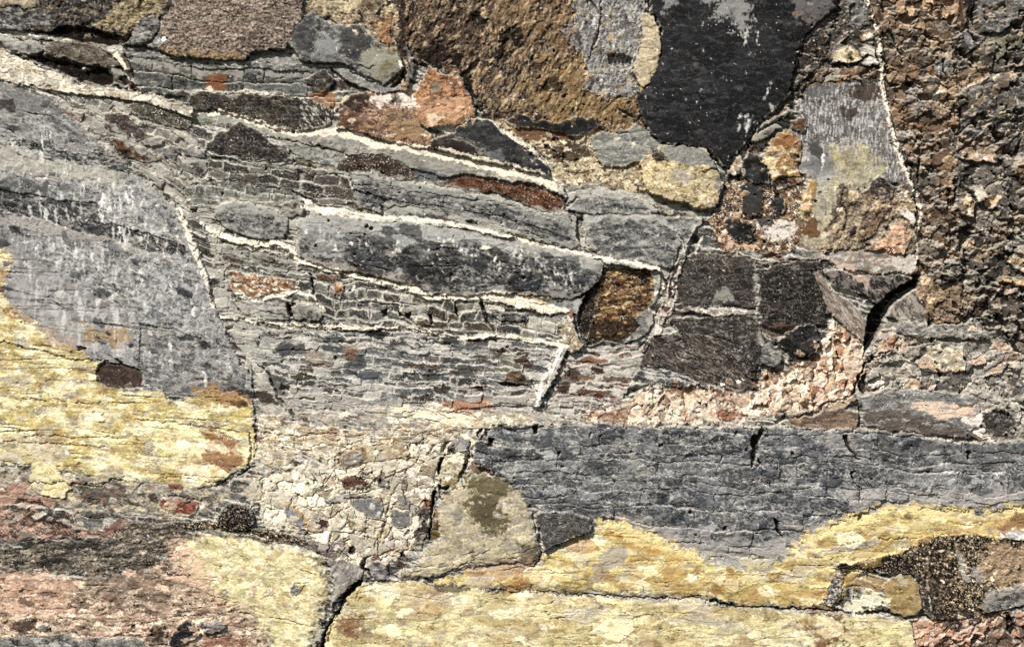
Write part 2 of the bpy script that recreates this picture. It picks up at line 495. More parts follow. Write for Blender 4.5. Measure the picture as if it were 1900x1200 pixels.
PRE = {}
BVM = .28
ALB = 0.95
DESAT = .12
GAM = .5
HS = .58
SL = dict(mat='slate', rs=.16, fs=.2, rough=(1.6, .6, .25), mot=.06, scuff=.13, spk=(.1, .35), dust=.55)
PRE.update(
 slate=dict(SL, base='43464a', lay=[('5c6062', 44, 24, .08, .05, .7), ('9b9c96', 22, 13, .2, .035, .8), ('34363a', 30, 18, .16, .05, .7)], fac=[(44, 20, 3, 6, 1.1, 2.2), (15, 8, 1.2, 3, .7, .8)], bed=(16, 2.2), edust=.7, ew=1.5, chip=[(30, 13, .6, .93)], bev=(3, 3), rim=('aba9a0', 5, .85), pline=[(40, 40, 16, .6), (-50, 30, 16, .45)]),
 bigslate=dict(SL, base='37373a', lay=[('46474a', 60, 36, .1, .1, .7)], fac=[(80, 50, 2, 6, 1, .8), (18, 13, .8, 2.4, .6, .4)], dust=.1, spk=(.1, .12), mot=.07, rough=(2.4, .8, .4), bev=(8, 7), chip=[(20, 14, .15, .95)]),
 dusty=dict(SL, base='999b9b', lay=[('4a4e53', 40, 12, .16, .03, .85), ('aaaba6', 40, 20, .08, .07, .7), ('62666a', 14, 7, .2, .04, .75)], fac=[(30, 14, 2.5, 5, 1, 1.6), (12, 7, 1.0, 3, .7, .8)], fs=.3, edust=.45, ew=1.3, chip=[(22, 10, .5, .84)], bev=(2, 3), pline=[(70, 30, 9, .7), (20, 40, 12, .5)]),
 blocky=dict(SL, topd=2.4, base='a8a69b', cells=('b', 52, 19, 4, 4, 1.5, 6), hole=.05, pal=[('383a3b', 3), ('46473f', 2.4), ('493d32', 2), ('5a5d5a', 2), ('625a3e', .6), ('7b5236', .35), (None, 1.6)], rag=.5, edge=3.6, pline=[(20, 40, 12, .4)], face=-1.0, lay=[('bab6a8', 30, 16, .1, .05, .7), ('8e8e87', 20, 11, .16, .08, .5)], fac=[(17, 8, 1.2, 2.6, .7, .8)], fc=1.2, edust=.25, ew=1.2, dust=.7, bev=(2, 3), tr=.45),
 fine=dict(SL, topd=2, base='aba9a0', cells=('b', 34, 13, 3, 3, 1.2, 4), hole=.03, pal=[('4a4e52', 3), ('43443f', 2), ('5c6164', 3), ('574539', 1), ('646350', .7), (None, 3)], rag=.55, edge=3.2, face=-.8, rsx=8, rsy=5, lay=[('b7b3a7', 30, 16, .1, .05, .7), ('919390', 18, 10, .16, .08, .5)], fac=[(13, 7, .9, 2.2, .7, .6)], fc=1.1, edust=.25, ew=1.2, bev=(1, 3), tr=.3, pline=[(15, 40, 10, .5), (-65, 20, 12, .4)]),
 darkblock=dict(SL, base='3f3d3a', lay=[('534f47', 34, 17, .1, .05, .75), ('4b4035', 28, 14, .14, .05, .8), ('8d8b82', 16, 9, .32, .03, .7)], fac=[(46, 20, 2.6, 5, 1, 1.6), (14, 8, 1, 2.6, .6, .6)], bed=(11, 1.8), edust=.35, ew=1.3, rim=('a19f95', 4, .8), bev=(4, 3)),
 brown=dict(base='67503c', lay=[('7d5a38', 26, 14, .05, .06, .8), ('3a2e27', 24, 13, .14, .05, .85), ('9a8a72', 16, 9, .24, .04, .7)], fac=[(34, 17, 2.4, 6, 1, 1.6), (11, 7, 1.2, 3, .6, .6)], rough=(1.8, 1, .5), dust=.5, spk=(.3, .2), mot=.12, scuff=.22, bev=(3, 3)),
 orange=dict(base='a27343', lay=[('b98a5c', 26, 15, .05, .06, .8), ('68422a', 20, 12, .14, .05, .85), ('cdb692', 16, 10, .22, .04, .75)], fac=[(28, 17, 2.4, 7, 1, 1.6), (10, 7, 1, 3, .6, .6)], rough=(1.8, 1, .5), dust=.5, spk=(.25, .5), mot=.12, scuff=.22, bev=(4, 4)),
 grit=dict(base='85694b', mat='grit', lay=[('66513d', 34, 26, .02, .07, .85), ('a88c64', 40, 28, .14, .06, .75), ('3b312a', 26, 19, .24, .05, .85), ('cdb68c', 9, 8, .36, .04, .7)], fac=[(34, 28, 5, 11, 1, 2), (12, 11, 3, 7, .8, 1.4)], rs=.45, rough=(4, 2.6, 1.2), dust=.3, spk=(.6, .55), mot=.2, scuff=.35, slc='cbb99c', bev=(4, 5), chip=[(9, 8, .4, .8)], dc='bda57f', fc=1.5),
 grain=dict(base='8f7a69', mat='grit', lay=[('7a6656', 36, 24, .05, .1, .7), ('a89684', 22, 16, .15, .08, .6)], fac=[(70, 44, 3, 8, 1, 1), (7, 6, 1.2, 3, .6, .6)], rs=.6, rough=(2, 2.2, 2.0), dust=.2, spk=(.8, .6), mot=.34, slc='bfae9c', bev=(6, 8), chip=[(6, 5, .6, .7)], dc='ab9988', fc=1.4),
 cream=dict(base='c8bb9b', mat='clay', lay=[('b39d70', 30, 18, .08, .06, .7), ('9f998c', 22, 12, .17, .05, .7), ('e2dac2', 18, 11, .12, .05, .7), ('8a6f4c', 12, 8, .36, .04, .7)], fac=[(32, 20, 3, 7, 1, 2.4), (13, 9, 1.4, 3.5, .6, 1)], rough=(1.8, 1, .5), dust=.3, spk=(.3, .4), mot=.09, scuff=.2, sdc='5a4c3c', bev=(3, 4)),
 crackle=dict(base='bdb49c', mat='clay', cells=('w', 26, 20, 3, 6, 1.2, 7), bigf=.5, pal=[('d2cab2', 4), ('bab19b', 2), ('a89b7c', 1.6), ('a39c92', 1.2), ('8f7f68', .5), (None, 2)], cm=.85, rag=.3, edge=2.2, lay=[('ad9c78', 26, 15, .14, .05, .7), ('dcd6c0', 24, 14, .14, .06, .7), ('9e9586', 16, 9, .24, .04, .6)], fac=[(14, 11, 1.6, 4, .7, 1.8)], rough=(1.8, .8, .4), dust=.2, spk=(.2, .25), mot=.07, scuff=.16, sdc='55493a', tr=.2, bev=(1, 3)),
 yellow=dict(base='c9b76c', mat='clay', lay=[('b7a568', 170, 60, .0, .25, .75), ('e0d7aa', 70, 26, .06, .1, .8), ('aaa596', 50, 18, .26, .05, .8), ('a47a3c', 36, 16, .36, .1, .6), ('eae3c0', 18, 12, .3, .07, .6), ('a8904c', 40, 12, .3, .12, .6)], fac=[(120, 30, 3, 6, .7, 1.2), (34, 14, 1.5, 4, .6, .5)], fs=.22, rs=.2, rough=(2.4, .9, .5), bed=(26, 1.6), hair=(190, 20, 4, .02), hairc='40301c', dust=.1, spk=(.22, .25), mot=.06, scuff=.07, sdc='8a6a34', slc='efe8c8', fc=.5, bev=(1, 3), chip=[(16, 10, .2, .8)], dc='e2d9ae'),
 smooth=dict(base='979590', mat='slate', lay=[('aba8a2', 50, 26, .1, .12, .7), ('7f807f', 34, 20, .15, .1, .7)], fac=[(80, 30, 1, 2.4, .8, .8)], rough=(1.4, .4, .2), bed=(30, 1.2), hair=(130, 16, 2, .02), dust=.1, spk=(.05, .15), mot=.04, scuff=.08, bev=(0, 3), strk=(11, 70, .26, .35, 8)),
 rubble=dict(base='7d6a56', cells=('w', 30, 24, 9, 20, 1.3, 7), bigf=.45, hole=.08, holed=20, pal=[('6b5846', 3), ('4a423b', 2.4), ('94765a', 2.4), ('bd9a70', 1.5), ('96907f', 1.5), ('d2b084', .8), (None, 1)], rag=.2, edge=1.5, tr=.35, lay=[('9b7a56', 30, 20, .12, .05, .75), ('37302b', 22, 16, .14, .05, .75)], fac=[(15, 12, 3.4, 8, .8, 1.4)], ts=1.0, fs=.6, rough=(3, 1.6, .8), dust=.6, spk=(.4, .4), mot=.13, scuff=.28, fc=1.8, cw=2.6, bev=(2, 4)),
 greyrub=dict(base='9a9487', cells=('w', 32, 20, 6, 14, 1.2, 6), bigf=.4, hole=.03, pal=[('a8a396', 3), ('8a857b', 3), ('c2baab', 2), ('68635e', 1.4), ('b89d82', 1), ('4d4843', .5), (None, 1)], cm=.85, rag=.2, edge=1.5, tr=.3, lay=[('7b746b', 26, 16, .12, .05, .7), ('c9c2b1', 22, 13, .14, .05, .7)], fac=[(15, 10, 3, 6, .8, 1.4)], ts=.9, fs=.5, rough=(2.4, 1.2, .6), dust=.3, spk=(.35, .4), mot=.1, scuff=.2, fc=1.6, cw=2.2, bev=(2, 4)),
 speck=dict(base='382f29', mat='grit', lay=[('54483c', 30, 18, .1, .06, .8), ('8d7a62', 11, 8, .2, .04, .9), ('cdbb98', 7, 5.5, .3, .04, .9)], fac=[(14, 10, 2.6, 7, .8, 1.2)], rs=.5, rough=(2, 2, 1.4), dust=.2, spk=(.6, .9), mot=.2, slc='cdbb98', bev=(1, 3)),
 pink=dict(base='b59a7e', mat='clay', lay=[('c9ab90', 50, 18, .03, .06, .75), ('84664f', 36, 14, .16, .06, .8), ('4d3d32', 20, 9, .32, .04, .9), ('e2d1b4', 22, 10, .2, .05, .75)], fac=[(46, 16, 2.4, 6, .9, 1.6), (14, 8, 1.4, 3.4, .6, 1)], rough=(2, 1.4, .6), dust=.2, spk=(.6, .45), mot=.12, scuff=.24, sdc='3d2f26', bev=(1, 3), chip=[(12, 7, .35, .75)], dc='dcc2a6'),
 shatter=dict(base='c9ad8e', mat='clay', cells=('w', 17, 22, 5, 11, .9, 5), bigf=.35, hole=.03, pal=[('d6c4aa', 3), ('bd9a7a', 2.2), ('a3724f', 1.2), ('c6b09a', 2), ('7d5a45', .8), ('ddd1bd', 1.2)], cm=.75, rag=.2, edge=1.6, tr=.2, lay=[('e8dcc8', 26, 18, .12, .05, .7), ('a5673f', 22, 14, .25, .05, .7)], fac=[(9, 10, 2, 5, .6, 1.2)], ts=.9, fs=.6, rough=(2.6, 1.6, .8), dust=.2, spk=(.3, .4), mot=.1, scuff=.2, fc=1.4, bev=(1, 3)),
 ledge=dict(base='c9c0ab', mat='vein', lay=[('a39d90', 26, 12, .06, .06, .75), ('e2dac6', 22, 10, .1, .05, .75), ('86827a', 15, 8, .28, .04, .6)], fac=[(18, 11, 1.6, 3.6, .7, 1.2)], rough=(1.4, .8, .4), dust=.2, spk=(.2, .3), mot=.07, scuff=.16, bev=(3, 3)),
 sheet=dict(SL, base='72777c', cells=('b', 64, 30, 2.6, 7, 1.1, 4.5), hole=0, pal=[('5a5e63', 3), ('6f7377', 3), ('4f5358', 2), ('8a8c8e', .8)], cm=.85, rag=.35, edge=2, tr=.5, rc='b9bab6', lay=[('8d8e8c', 22, 15, .18, .04, .65), ('4d5054', 36, 24, .12, .06, .65)], fac=[(24, 18, 3, 8, .9, 1.8), (10, 8, 1.5, 3.6, .6, .8)], fs=.24, rs=.16, dust=.5, edust=.5, ew=1.2, fc=1.6, chip=[(22, 15, .55, .9)], bev=(3, 3), pline=[(35, 40, 12, .75), (-60, 26, 14, .6), (4, 60, 12, .5)]),
)

# ================================================================== large masses first, later pieces lie over earlier ones
R('rock_layer', 'broad grey brown bedded rock behind the thin seams in the middle of the face', 'rock layer', '-160,-140 2060,-140 2060,1340 -160,1340', 8, 'blocky', ang=10)
# ---- top left
R('rock_mass', 'dark grey and brown overhanging rock along the top left edge', 'rock mass', '-160,-140 330,-140 312,10 300,50 285,80 240,88 180,78 125,66 60,62 -10,55 -160,40', 26, 'grit', base='5a5550', lay=[('3d3b3a', 40, 18, .0, .15, .8), ('7a6d60', 24, 12, .1, .1, .7)], dome=(6, 40), dust=.1)  # shade of the overhang is put into these dark tones
R('rock_patch', 'pale tan crust at the very top left corner above dark rock', 'rock crust', '-160,-140 80,-140 78,10 50,20 40,12 20,16 -160,10', 31, 'cream', base='a99b80', lay=[('8d7d66', 22, 12, .08, .1, .8)])
R('rock_block', 'smooth dark grey band of rock under the pale tan crust at top left', 'rock block', '-160,12 20,18 40,13 50,22 78,18 95,30 108,34 100,50 60,56 30,62 -10,55 -160,50', 27, 'slate', base='4b4b4c', lay=[('7a7672', 20, 12, .15, .12, .6)], rim=None, dust=.1, dome=(5, 15))
R('rock_patch', 'mottled yellow ochre crust with black flecks running to the top edge', 'rock crust', '172,48 195,38 215,18 240,-8 255,-140 335,-140 312,4 306,30 296,40 285,32 266,38 255,52 240,72 225,68 215,56 196,62 178,56', 28, 'grit', base='a8976a', lay=[('7d6738', 20, 12, .05, .1, .7), ('2f2a22', 14, 9, .2, .05, .95), ('c9bb90', 12, 8, .2, .08, .6)], soft=5, spk=(.5, .4))
R('rock_mass', 'very dark brown hollow under the yellow ochre crust', 'rock hollow', '100,60 125,50 178,56 215,64 240,74 248,60 256,66 232,86 205,86 175,79 120,78', 6, 'brown', base='2c2520', lay=[('453426', 20, 9, .1, .1, .8)], dust=0, spk=(.2, .1))  # very dark base paints the shade inside the hollow
R('boulder', 'big speckled pinkish brown boulder at the top between ochre crust and grey dome', 'boulder', '300,46 322,10 335,-140 562,-140 566,28 552,60 542,84 530,94 480,98 455,112 380,114 325,108 296,96 290,72', 32, 'grain', dome=(14, 30), tilt=(0, .04))
ST('300,92 360,100 450,100 455,114 380,116 320,110', 'a98f60', .7, 8)
R('rock_wedge', 'dark grey wedge of stone pointing up at the left foot of the speckled boulder', 'rock wedge', '245,86 252,60 262,42 286,30 299,44 296,62 284,78 264,88', 32, 'slate', base='4d4f50', rim=None, dust=.2, dome=(5, 8))
R('rock_wedge', 'smooth light grey chip at the foot of the speckled boulder', 'rock wedge', '284,80 300,56 304,80 298,94 272,90', 27, 'slate', base='77777a', rim=None, lay=[])
PIT('300,74 310,68 316,80 308,86', 6, '2a2520')
ST('301,74 310,70 314,80 306,84', 'e6e2d8', .9, 2, n=(5, 4, .1))
# ---- behind the grey dome
R('rock_mass', 'tan and olive streaked rock above and right of the grey dome', 'rock mass', '560,-140 760,-140 772,120 760,170 735,160 700,90 640,50 566,30', 14, 'grit', base='9d8c6c', lay=[('b5a684', 24, 20, .05, .12, .7), ('5b4a38', 14, 26, .15, .1, .8)], spk=(.7, .4), dust=.2)
ST('562,-120 668,-120 672,10 650,25 610,20 585,12', 'bcae8a', .8, 10, hard=.2)
R('rock_wedge', 'dark brown pointed stone above the right shoulder of the grey dome', 'rock wedge', '655,36 668,12 680,30 682,52 664,46', 18, 'brown', base='4a3c30')
ST('690,38 730,32 728,90 716,84 700,66', 'a97b4a', .75, 8)
K('729,28 727,60 724,92', 1.2, 8)
ST('736,0 760,-20 770,120 745,110 732,90', '41342a', .8, 10)
R('rock_mass', 'large rough brown gritty wall of rock at the top centre', 'rock mass', '745,-140 1070,-140 1100,40 1190,150 1198,248 1140,262 1000,300 905,228 870,175 800,118 770,120 752,70', 16, 'grit', ang=-62, base='7a6148', fac=[(40, 17, 5, 11, 1, 2), (17, 7, 3.4, 8, .8, 1.6)], lay=[('574535', 44, 24, .0, .06, .8), ('a08058', 50, 24, .14, .06, .7), ('302722', 34, 15, .24, .05, .85), ('c9b084', 16, 6, .34, .04, .75)])
ST('1000,110 1100,90 1180,200 1170,245 1000,220 960,180', 'a38452', .6, 30, n=(12, 8, .05))
ST('890,0 1000,-20 1060,30 1040,90 930,60', '9a7a55', .5, 24, n=(12, 8, .1))
ST('770,92 800,82 850,96 862,130 878,150 895,195 900,215 885,190 865,160 840,128 800,118 772,120', '2e2723', .85, 9)
ST('875,28 895,22 905,44 900,54 880,52', '26211f', .85, 6); PIT('876,32 894,30 906,46 884,54', 5)
ST('930,62 960,48 974,56 968,92 955,90 945,70 938,108 928,110', '382c24', .9, 6); PIT('926,66 966,46 950,62 940,92 930,112 926,100', 6)
ST('1000,150 1040,140 1045,165 1000,175', '3a2e25', .7, 8); ST('780,40 880,20 890,100 800,80', '5d493a', .6, 20)
R('rock_mass', 'grey rock with white chalky runs between the gritty wall and the black boulder', 'rock mass', '1060,-140 1200,-140 1200,40 1190,160 1170,190 1150,175 1120,190 1086,170 1085,110 1062,90 1040,60 1062,40', 20, 'slate', base='6b6b6c', lay=[('8a8a88', 12, 30, .05, .1, .7), ('a58f68', 20, 16, .24, .08, .8), ('3c3c3e', 10, 24, .2, .08, .8)], ang=0, bed=None, strk=(5, 16, .16, .8, 18), soft=12, rim=None, spk=(.4, .6))
PIT('1084,-6 1098,0 1112,28 1106,32 1094,24', 16); PIT('1128,104 1136,98 1158,102 1174,112 1172,128 1150,130 1130,118', 26); PIT('1142,198 1158,204 1174,216 1178,226 1168,218 1150,206', 16)
K('1116,-60 1114,20 1112,60 1100,90 1092,112', 1.8, 12)
R('boulder', 'huge smooth black boulder bulging out at the top', 'boulder', '1196,-140 1556,-140 1546,20 1520,40 1490,70 1474,100 1478,140 1464,178 1430,212 1405,232 1390,262 1372,280 1356,304 1346,316 1330,300 1315,280 1262,270 1226,272 1204,250 1188,222 1180,190 1184,160 1220,110 1226,60 1204,20', 40, 'bigslate', dome=(30, 45), tilt=(-.02, -.03))
R('rock_lens', 'pale cream lens of crust stuck to the left side of the black boulder', 'rock lens', '1184,34 1196,28 1210,36 1220,58 1226,90 1220,126 1206,158 1190,168 1178,156 1172,138 1180,104 1188,70', 52, 'cream', base='b8aa88', lay=[('a99878', 12, 9, .1, .1, .6)], bev=(8, 4))
ST('1280,-20 1390,-30 1400,40 1392,80 1375,95 1350,70 1310,40', '9c9a96', .85, 22, n=(5, 7, .38))
ST('1195,-60 1280,-60 1260,20 1225,40', 'a8a6a2', .6, 16, n=(5, 8, .4))
DRIP('1355,50 1400,20 1404,80 1380,96', 10, seed=5); DRIP('1360,190 1480,110 1460,200 1380,270', 12, ang=-14, seed=6); DRIP('1200,60 1400,100 1380,240 1230,240', 16, L=(2, 9), w=(.6, 1.2), seed=7); DRIP('1370,205 1395,215 1380,270 1368,262', 5, ang=-10, seed=9)
# ---- right of the black boulder
R('rock_mass', 'brownish grey broken rock at the top between the black boulder and the pale seam', 'rock mass', '1548,-140 1620,-140 1640,60 1652,150 1640,170 1480,180 1462,172 1474,100 1500,64 1546,22', 22, 'rubble', base='6b6055', pal=[('5d5650', 3), ('4c4640', 3), ('7a7066', 2), ('8a7357', 1)], parts='stone', cells=('w', 30, 26, 7, 16, 1.2, 7))
ST('1430,-60 1560,-60 1530,50 1500,70 1480,40', '86817d', .75, 14, n=(9, 14, .1))
R('rock_block', 'smooth dark grey face with a black pit left of the pale seam top', 'rock block', '1560,-140 1602,-140 1606,20 1612,50 1585,58 1566,48', 24, 'slate', base='5c5a58', rim=None); PIT('1572,14 1584,8 1586,34 1574,40', 12)
R('rock_block', 'pale cream angular block below the broken brown rock', 'rock block', '1543,118 1542,104 1572,86 1592,94 1598,112 1576,120', 30, 'cream', base='c2b183', bev=(5, 3))
R('rock_block', 'rounded pinkish white knob beside the cream angular block', 'rock block', '1590,92 1610,84 1622,92 1626,112 1608,104 1594,110', 30, 'ledge', base='c3b8aa')
R('rock_block', 'small white arched stone touching the pale seam', 'rock block', '1595,122 1600,112 1612,106 1627,112 1627,120 1608,124', 31, 'ledge', base='cfc8be')
R('rock_block', 'orange tan cube of stone above the white knob', 'rock block', '1590,68 1606,58 1616,64 1616,78 1592,80', 28, 'cream', base='b98f63')
R('rock_layer', 'dark folded brown seam curving under the broken rock to the right', 'rock layer', '1406,240 1430,212 1466,178 1480,158 1520,128 1640,126 1640,150 1560,152 1500,158 1476,184 1440,224 1412,252 1380,290 1372,282', 20, 'rubble', cells=('w', 18, 10, 2, 6, 1.2, 4), ang=-32, base='5e4b3a')
# ---- streaked panel group
R('flat_rock', 'grey slab with fine white vertical runs beside the long pale seam', 'flat rock', '1482,182 1500,160 1560,152 1640,150 1650,220 1672,290 1690,340 1650,342 1580,300 1500,330 1450,262 1470,228', 18, 'smooth', base='86847f', lay=[('6c6a68', 18, 24, .05, .12, .8), ('6b5744', 12, 10, .28, .06, .7)], strk=(4, 18, .1, .75, 4), skc='b9b7b4', mot=.16, spk=(.3, .4), fade=8)
ST('1575,156 1600,150 1640,160 1640,180 1600,190 1578,190 1572,170', '5a4a3a', .85, 7); ST('1490,165 1550,160 1555,175 1495,185', '6c6d6c', .7, 6); ST('1560,200 1585,208 1580,228 1560,222', '54443b', .8, 5)
R('flat_rock', 'smooth pale olive yellow patch of rock under the streaked grey slab', 'flat rock', '1536,262 1560,255 1610,262 1650,300 1645,330 1615,355 1570,390 1560,440 1520,480 1478,470 1466,420 1490,340 1500,300', 19, 'smooth', base='a8a189', lay=[('958c72', 26, 20, .08, .12, .7), ('b7ac74', 20, 26, .15, .1, .6)], strk=(9, 34, .3, .3, 8), mot=.12, spk=(.2, .2), hair=None, fade=22, soft=10)
R('flat_rock', 'smooth blue grey patch with two white runs left of the olive yellow rock', 'flat rock', '1480,262 1500,250 1535,262 1548,300 1552,330 1530,350 1525,420 1512,420 1512,345 1486,330 1474,305', 20, 'smooth', base='8f8e8b', strk=None, fade=14, soft=8)
ST('1492,266 1520,262 1530,290 1520,304 1500,284', '4c4a48', .75, 7); DRIP('1498,284 1502,284 1502,300 1498,300', 2, L=(28, 34), w=(1.5, 2.4), ang=-10, seed=3); DRIP('1522,270 1526,270 1526,290 1522,290', 2, L=(28, 34), w=(1.5, 2.4), ang=0, seed=4)
R('rock_block', 'bright ochre and cream block left of the blue grey patch', 'rock block', '1410,298 1424,268 1446,246 1470,242 1486,262 1486,290 1478,312 1482,332 1460,332 1430,336 1426,318', 26, 'orange', base='b08a4e', lay=[('cdb98a', 16, 12, .08, .1, .85), ('8c5d30', 14, 10, .1, .1, .8)], spk=(.5, .8), dome=(4, 10), mat='grit')
ST('1408,296 1430,285 1440,320 1428,320', 'd2c294', .8, 7); ST('1440,248 1480,246 1480,270 1440,272', '9c6638', .8, 8)
R('rock_block', 'ochre wedge with a cream lower half under the blue grey patch', 'rock block', '1490,336 1515,328 1518,350 1510,380 1500,415 1482,412 1480,380', 24, 'orange', fade=9, base='b28a45', lay=[('c7b377', 14, 12, .15, .1, .8)], mat='grit')
R('rock_block', 'small red brown stone above the bright ochre block', 'rock block', '1464,226 1490,218 1496,236 1490,246 1466,240', 26, 'brown', base='7c5a40')
R('rock_block', 'olive banded sliver lying along the lower right edge of the black boulder', 'rock block', '1400,250 1430,230 1448,238 1430,256 1402,264 1392,268', 34, 'darkblock', base='66604a', ang=-25)
R('rock_block', 'thin dark grey slat wedged against the lower right of the black boulder', 'rock block', '1403,244 1420,226 1462,204 1470,212 1440,226 1404,250', 38, 'slate', base='6c675c', ang=-28, rim=None)
K('1392,268 1410,264 1432,256', 2, 14); K('1406,248 1430,234 1462,214', 1.6, 14)
R('rock_block', 'black rounded stone left of the bright ochre block', 'rock block', '1376,296 1388,284 1402,290 1414,306 1424,324 1426,340 1400,342 1384,336 1374,324', 30, 'bigslate', bev=(8, 5), base='2f2d2c')
R('rock_block', 'pale curled tan stone at the left of the black rounded stone', 'rock block', '1350,312 1362,290 1374,288 1378,300 1372,330 1350,326 1346,340', 28, 'cream', base='b09a80')
R('rock_mass', 'rusty brown patch dotted with white chips beneath the black boulder', 'rock mass', '1346,336 1374,328 1400,344 1426,342 1470,336 1486,350 1482,400 1478,440 1470,470 1400,470 1340,470 1310,410 1336,380', 14, 'brown', base='7c583c', spk=(.5, 1), lay=[('a98a66', 16, 12, .1, .08, .8), ('4a352a', 14, 10, .1, .08, .8), ('d6c9b0', 9, 7, .26, .05, .9)])
R('rock_block', 'dark grey brown block with a vertical pale streak below the black rounded stone', 'rock block', '1374,346 1394,340 1412,350 1416,370 1412,400 1394,404 1376,392', 22, 'bigslate', base='4b4744')
R('rock_block', 'small black angular stone between rusty patches', 'rock block', '1430,368 1448,364 1460,382 1452,396 1438,404 1430,390', 22, 'bigslate', base='2e2c2b')
R('rock_block', 'dark brown sliver under the bright ochre block', 'rock block', '1426,338 1448,330 1484,332 1484,340 1456,352 1436,356', 20, 'brown', base='4a3327')
R('rock_block', 'large black stone above the pale ledge at centre right', 'rock block', '1344,406 1360,402 1386,414 1400,424 1404,444 1390,452 1366,450 1348,432', 22, 'bigslate', base='2e2d2d')
ST('1400,398 1450,404 1480,420 1475,455 1440,445 1405,424', 'c9c2b6', .85, 12, n=(9, 8, .1)); ST('1400,398 1440,400 1440,420 1410,420', '292726', .8, 7, n=(10, 7, .1))
ST('1470,412 1510,405 1515,440 1480,440', '7c4e26', .85, 10, n=(8, 10, .05))
ST('1340,446 1380,450 1400,456 1400,464 1345,462', 'cfae8f', .8, 6)
R('rock_mass', 'tan and grey scaly rock below the olive yellow patch', 'rock mass', '1556,362 1612,350 1636,340 1655,350 1690,400 1700,440 1698,470 1600,480 1520,480 1530,440 1545,420', 22, 'grit', base='a08c72', lay=[('7e6e5c', 16, 24, .1, .1, .8), ('c2ad8a', 16, 22, .12, .1, .7)], ang=-50, spk=(.6, .6))
R('rock_block', 'purplish black rounded stone on the tan scaly rock', 'rock block', '1608,346 1626,328 1644,334 1656,350 1650,372 1630,372 1610,362', 28, 'darkblock', base='473d3a', rim=None, lay=[('6e5a52', 12, 9, .15, .1, .8)])
R('rock_block', 'brown slanting lens with a dark oval hollow in the scaly rock', 'rock block', '1586,440 1590,410 1610,390 1640,382 1650,384 1634,410 1616,438 1596,446', 27, 'brown', base='917659', ang=-50); PIT('1592,408 1600,396 1612,388 1608,402 1596,414', 4, '453932')
R('rock_block', 'pinkish orange rounded block at the foot of the scaly rock', 'rock block', '1614,468 1620,450 1640,438 1650,414 1662,410 1680,424 1690,448 1676,472 1640,480 1618,478', 27, 'orange', base='c39c7a', lay=[('d8b49a', 16, 12, .05, .1, .8), ('9a6a44', 14, 8, .12, .1, .7)], dome=(5, 12))
R('rock_wedge', 'white grey spike of stone over the pinkish orange block', 'rock wedge', '1663,398 1668,386 1690,396 1698,412 1690,424 1680,408', 30, 'ledge', base='cac5ba')
R('stepped_rock', 'narrow tan stepped column of stone left of the long pale seam', 'rock column', '1664,342 1688,336 1698,360 1702,390 1698,396 1674,392 1668,370', 28, 'cream', base='a08565', cells=('b', 60, 13, 2, 2, 1, 4)); 
K('1566,430 1570,390 1556,380 1566,350', 1.6, 6, '3d3029'); ST('1560,340 1575,350 1555,400 1540,430 1530,440 1545,390', '5c4a40', .8, 8, n=(8, 12, 0))
# ---- right hand rubble
R('broken_rock', 'brown broken rubble between the two long pale seams', 'broken rock', '1610,-140 1785,-140 1780,120 1770,300 1776,420 1800,500 1800,600 1700,620 1690,540 1700,420 1690,340 1650,220 1636,100', 8, 'rubble', parts='stone', cells=('w', 22, 18, 6, 14, 1.1, 5), base='7b6651', pal=[('7d664e', 3), ('65533f', 2.4), ('9d8060', 2.4), ('b89873', 1.3), ('564b40', 1)], ang=15, minp=160)
ST('1690,120 1780,150 1790,210 1760,260 1690,240 1650,180', 'ae8760', .6, 30, n=(16, 10, .02)); ST('1640,150 1700,160 1760,240 1790,340 1700,330', '7d6350', .6, 30, n=(18, 12, .0))
R('broken_rock', 'large angular grey and brown blocks filling the right edge of the rock face', 'broken rock', '1770,-140 2060,-140 2060,620 1800,600 1776,500 1784,400 1770,300 1776,160', 12, 'rubble', parts='stone', cells=('w', 44, 34, 12, 26, 1.6, 10), base='66605a', pal=[('6b645b', 4), ('504b45', 3), ('827a6f', 2.4), ('97795a', 1.2), ('b39a78', .8)], minp=220, ang=-18)
R('rock_block', 'pale gold crust under the small green grey stone in the brown rubble', 'rock crust', '1718,158 1740,158 1756,168 1754,188 1730,190 1718,176', 16, 'cream', base='c19b66')
R('rock_block', 'small flat green grey stone in the brown rubble', 'rock block', '1712,150 1726,144 1744,146 1746,156 1730,160', 20, 'slate', base='5f6560', rim=None)
R('rock_block', 'grey pointed block standing between brown rubble and the second seam', 'rock block', '1728,118 1748,100 1764,106 1766,140 1756,148 1732,138', 18, 'slate', base='8a867c', rim=None)
R('rock_block', 'pale pink sandy block in the right rubble', 'rock block', '1780,282 1810,268 1838,280 1850,296 1846,306 1826,302 1800,300 1776,296', 24, 'cream', base='c49f7c')
R('rock_block', 'bright white cube of stone in the right rubble', 'rock block', '1798,350 1820,344 1830,370 1808,376', 30, 'ledge', base='c5bda8', bev=(4, 3))
R('rock_block', 'cream yellow block with rippled base beside the white cube', 'rock block', '1775,384 1780,360 1794,358 1806,380 1802,402 1788,404 1776,398', 28, 'cream', base='cfae80')
R('rock_block', 'big tan rounded block at the right edge', 'rock block', '1864,486 1876,464 1892,458 2060,440 2060,500 1900,506 1880,500', 28, 'cream', base='c7a376')
R('rock_block', 'yellow tan slab at the right edge under the tan rounded block', 'rock block', '1836,530 1850,516 1880,514 2060,524 2060,566 1900,552 1880,540', 28, 'cream', base='c4a070')
R('rock_block', 'dark grey angular block hanging at the top right corner', 'rock block', '1806,-140 2060,-140 2060,20 1886,24 1880,46 1850,66 1816,62 1808,30', 34, 'slate', base='66645f', lay=[('8b8882', 16, 12, .1, .1, .7)], dome=(6, 14), rim=None)
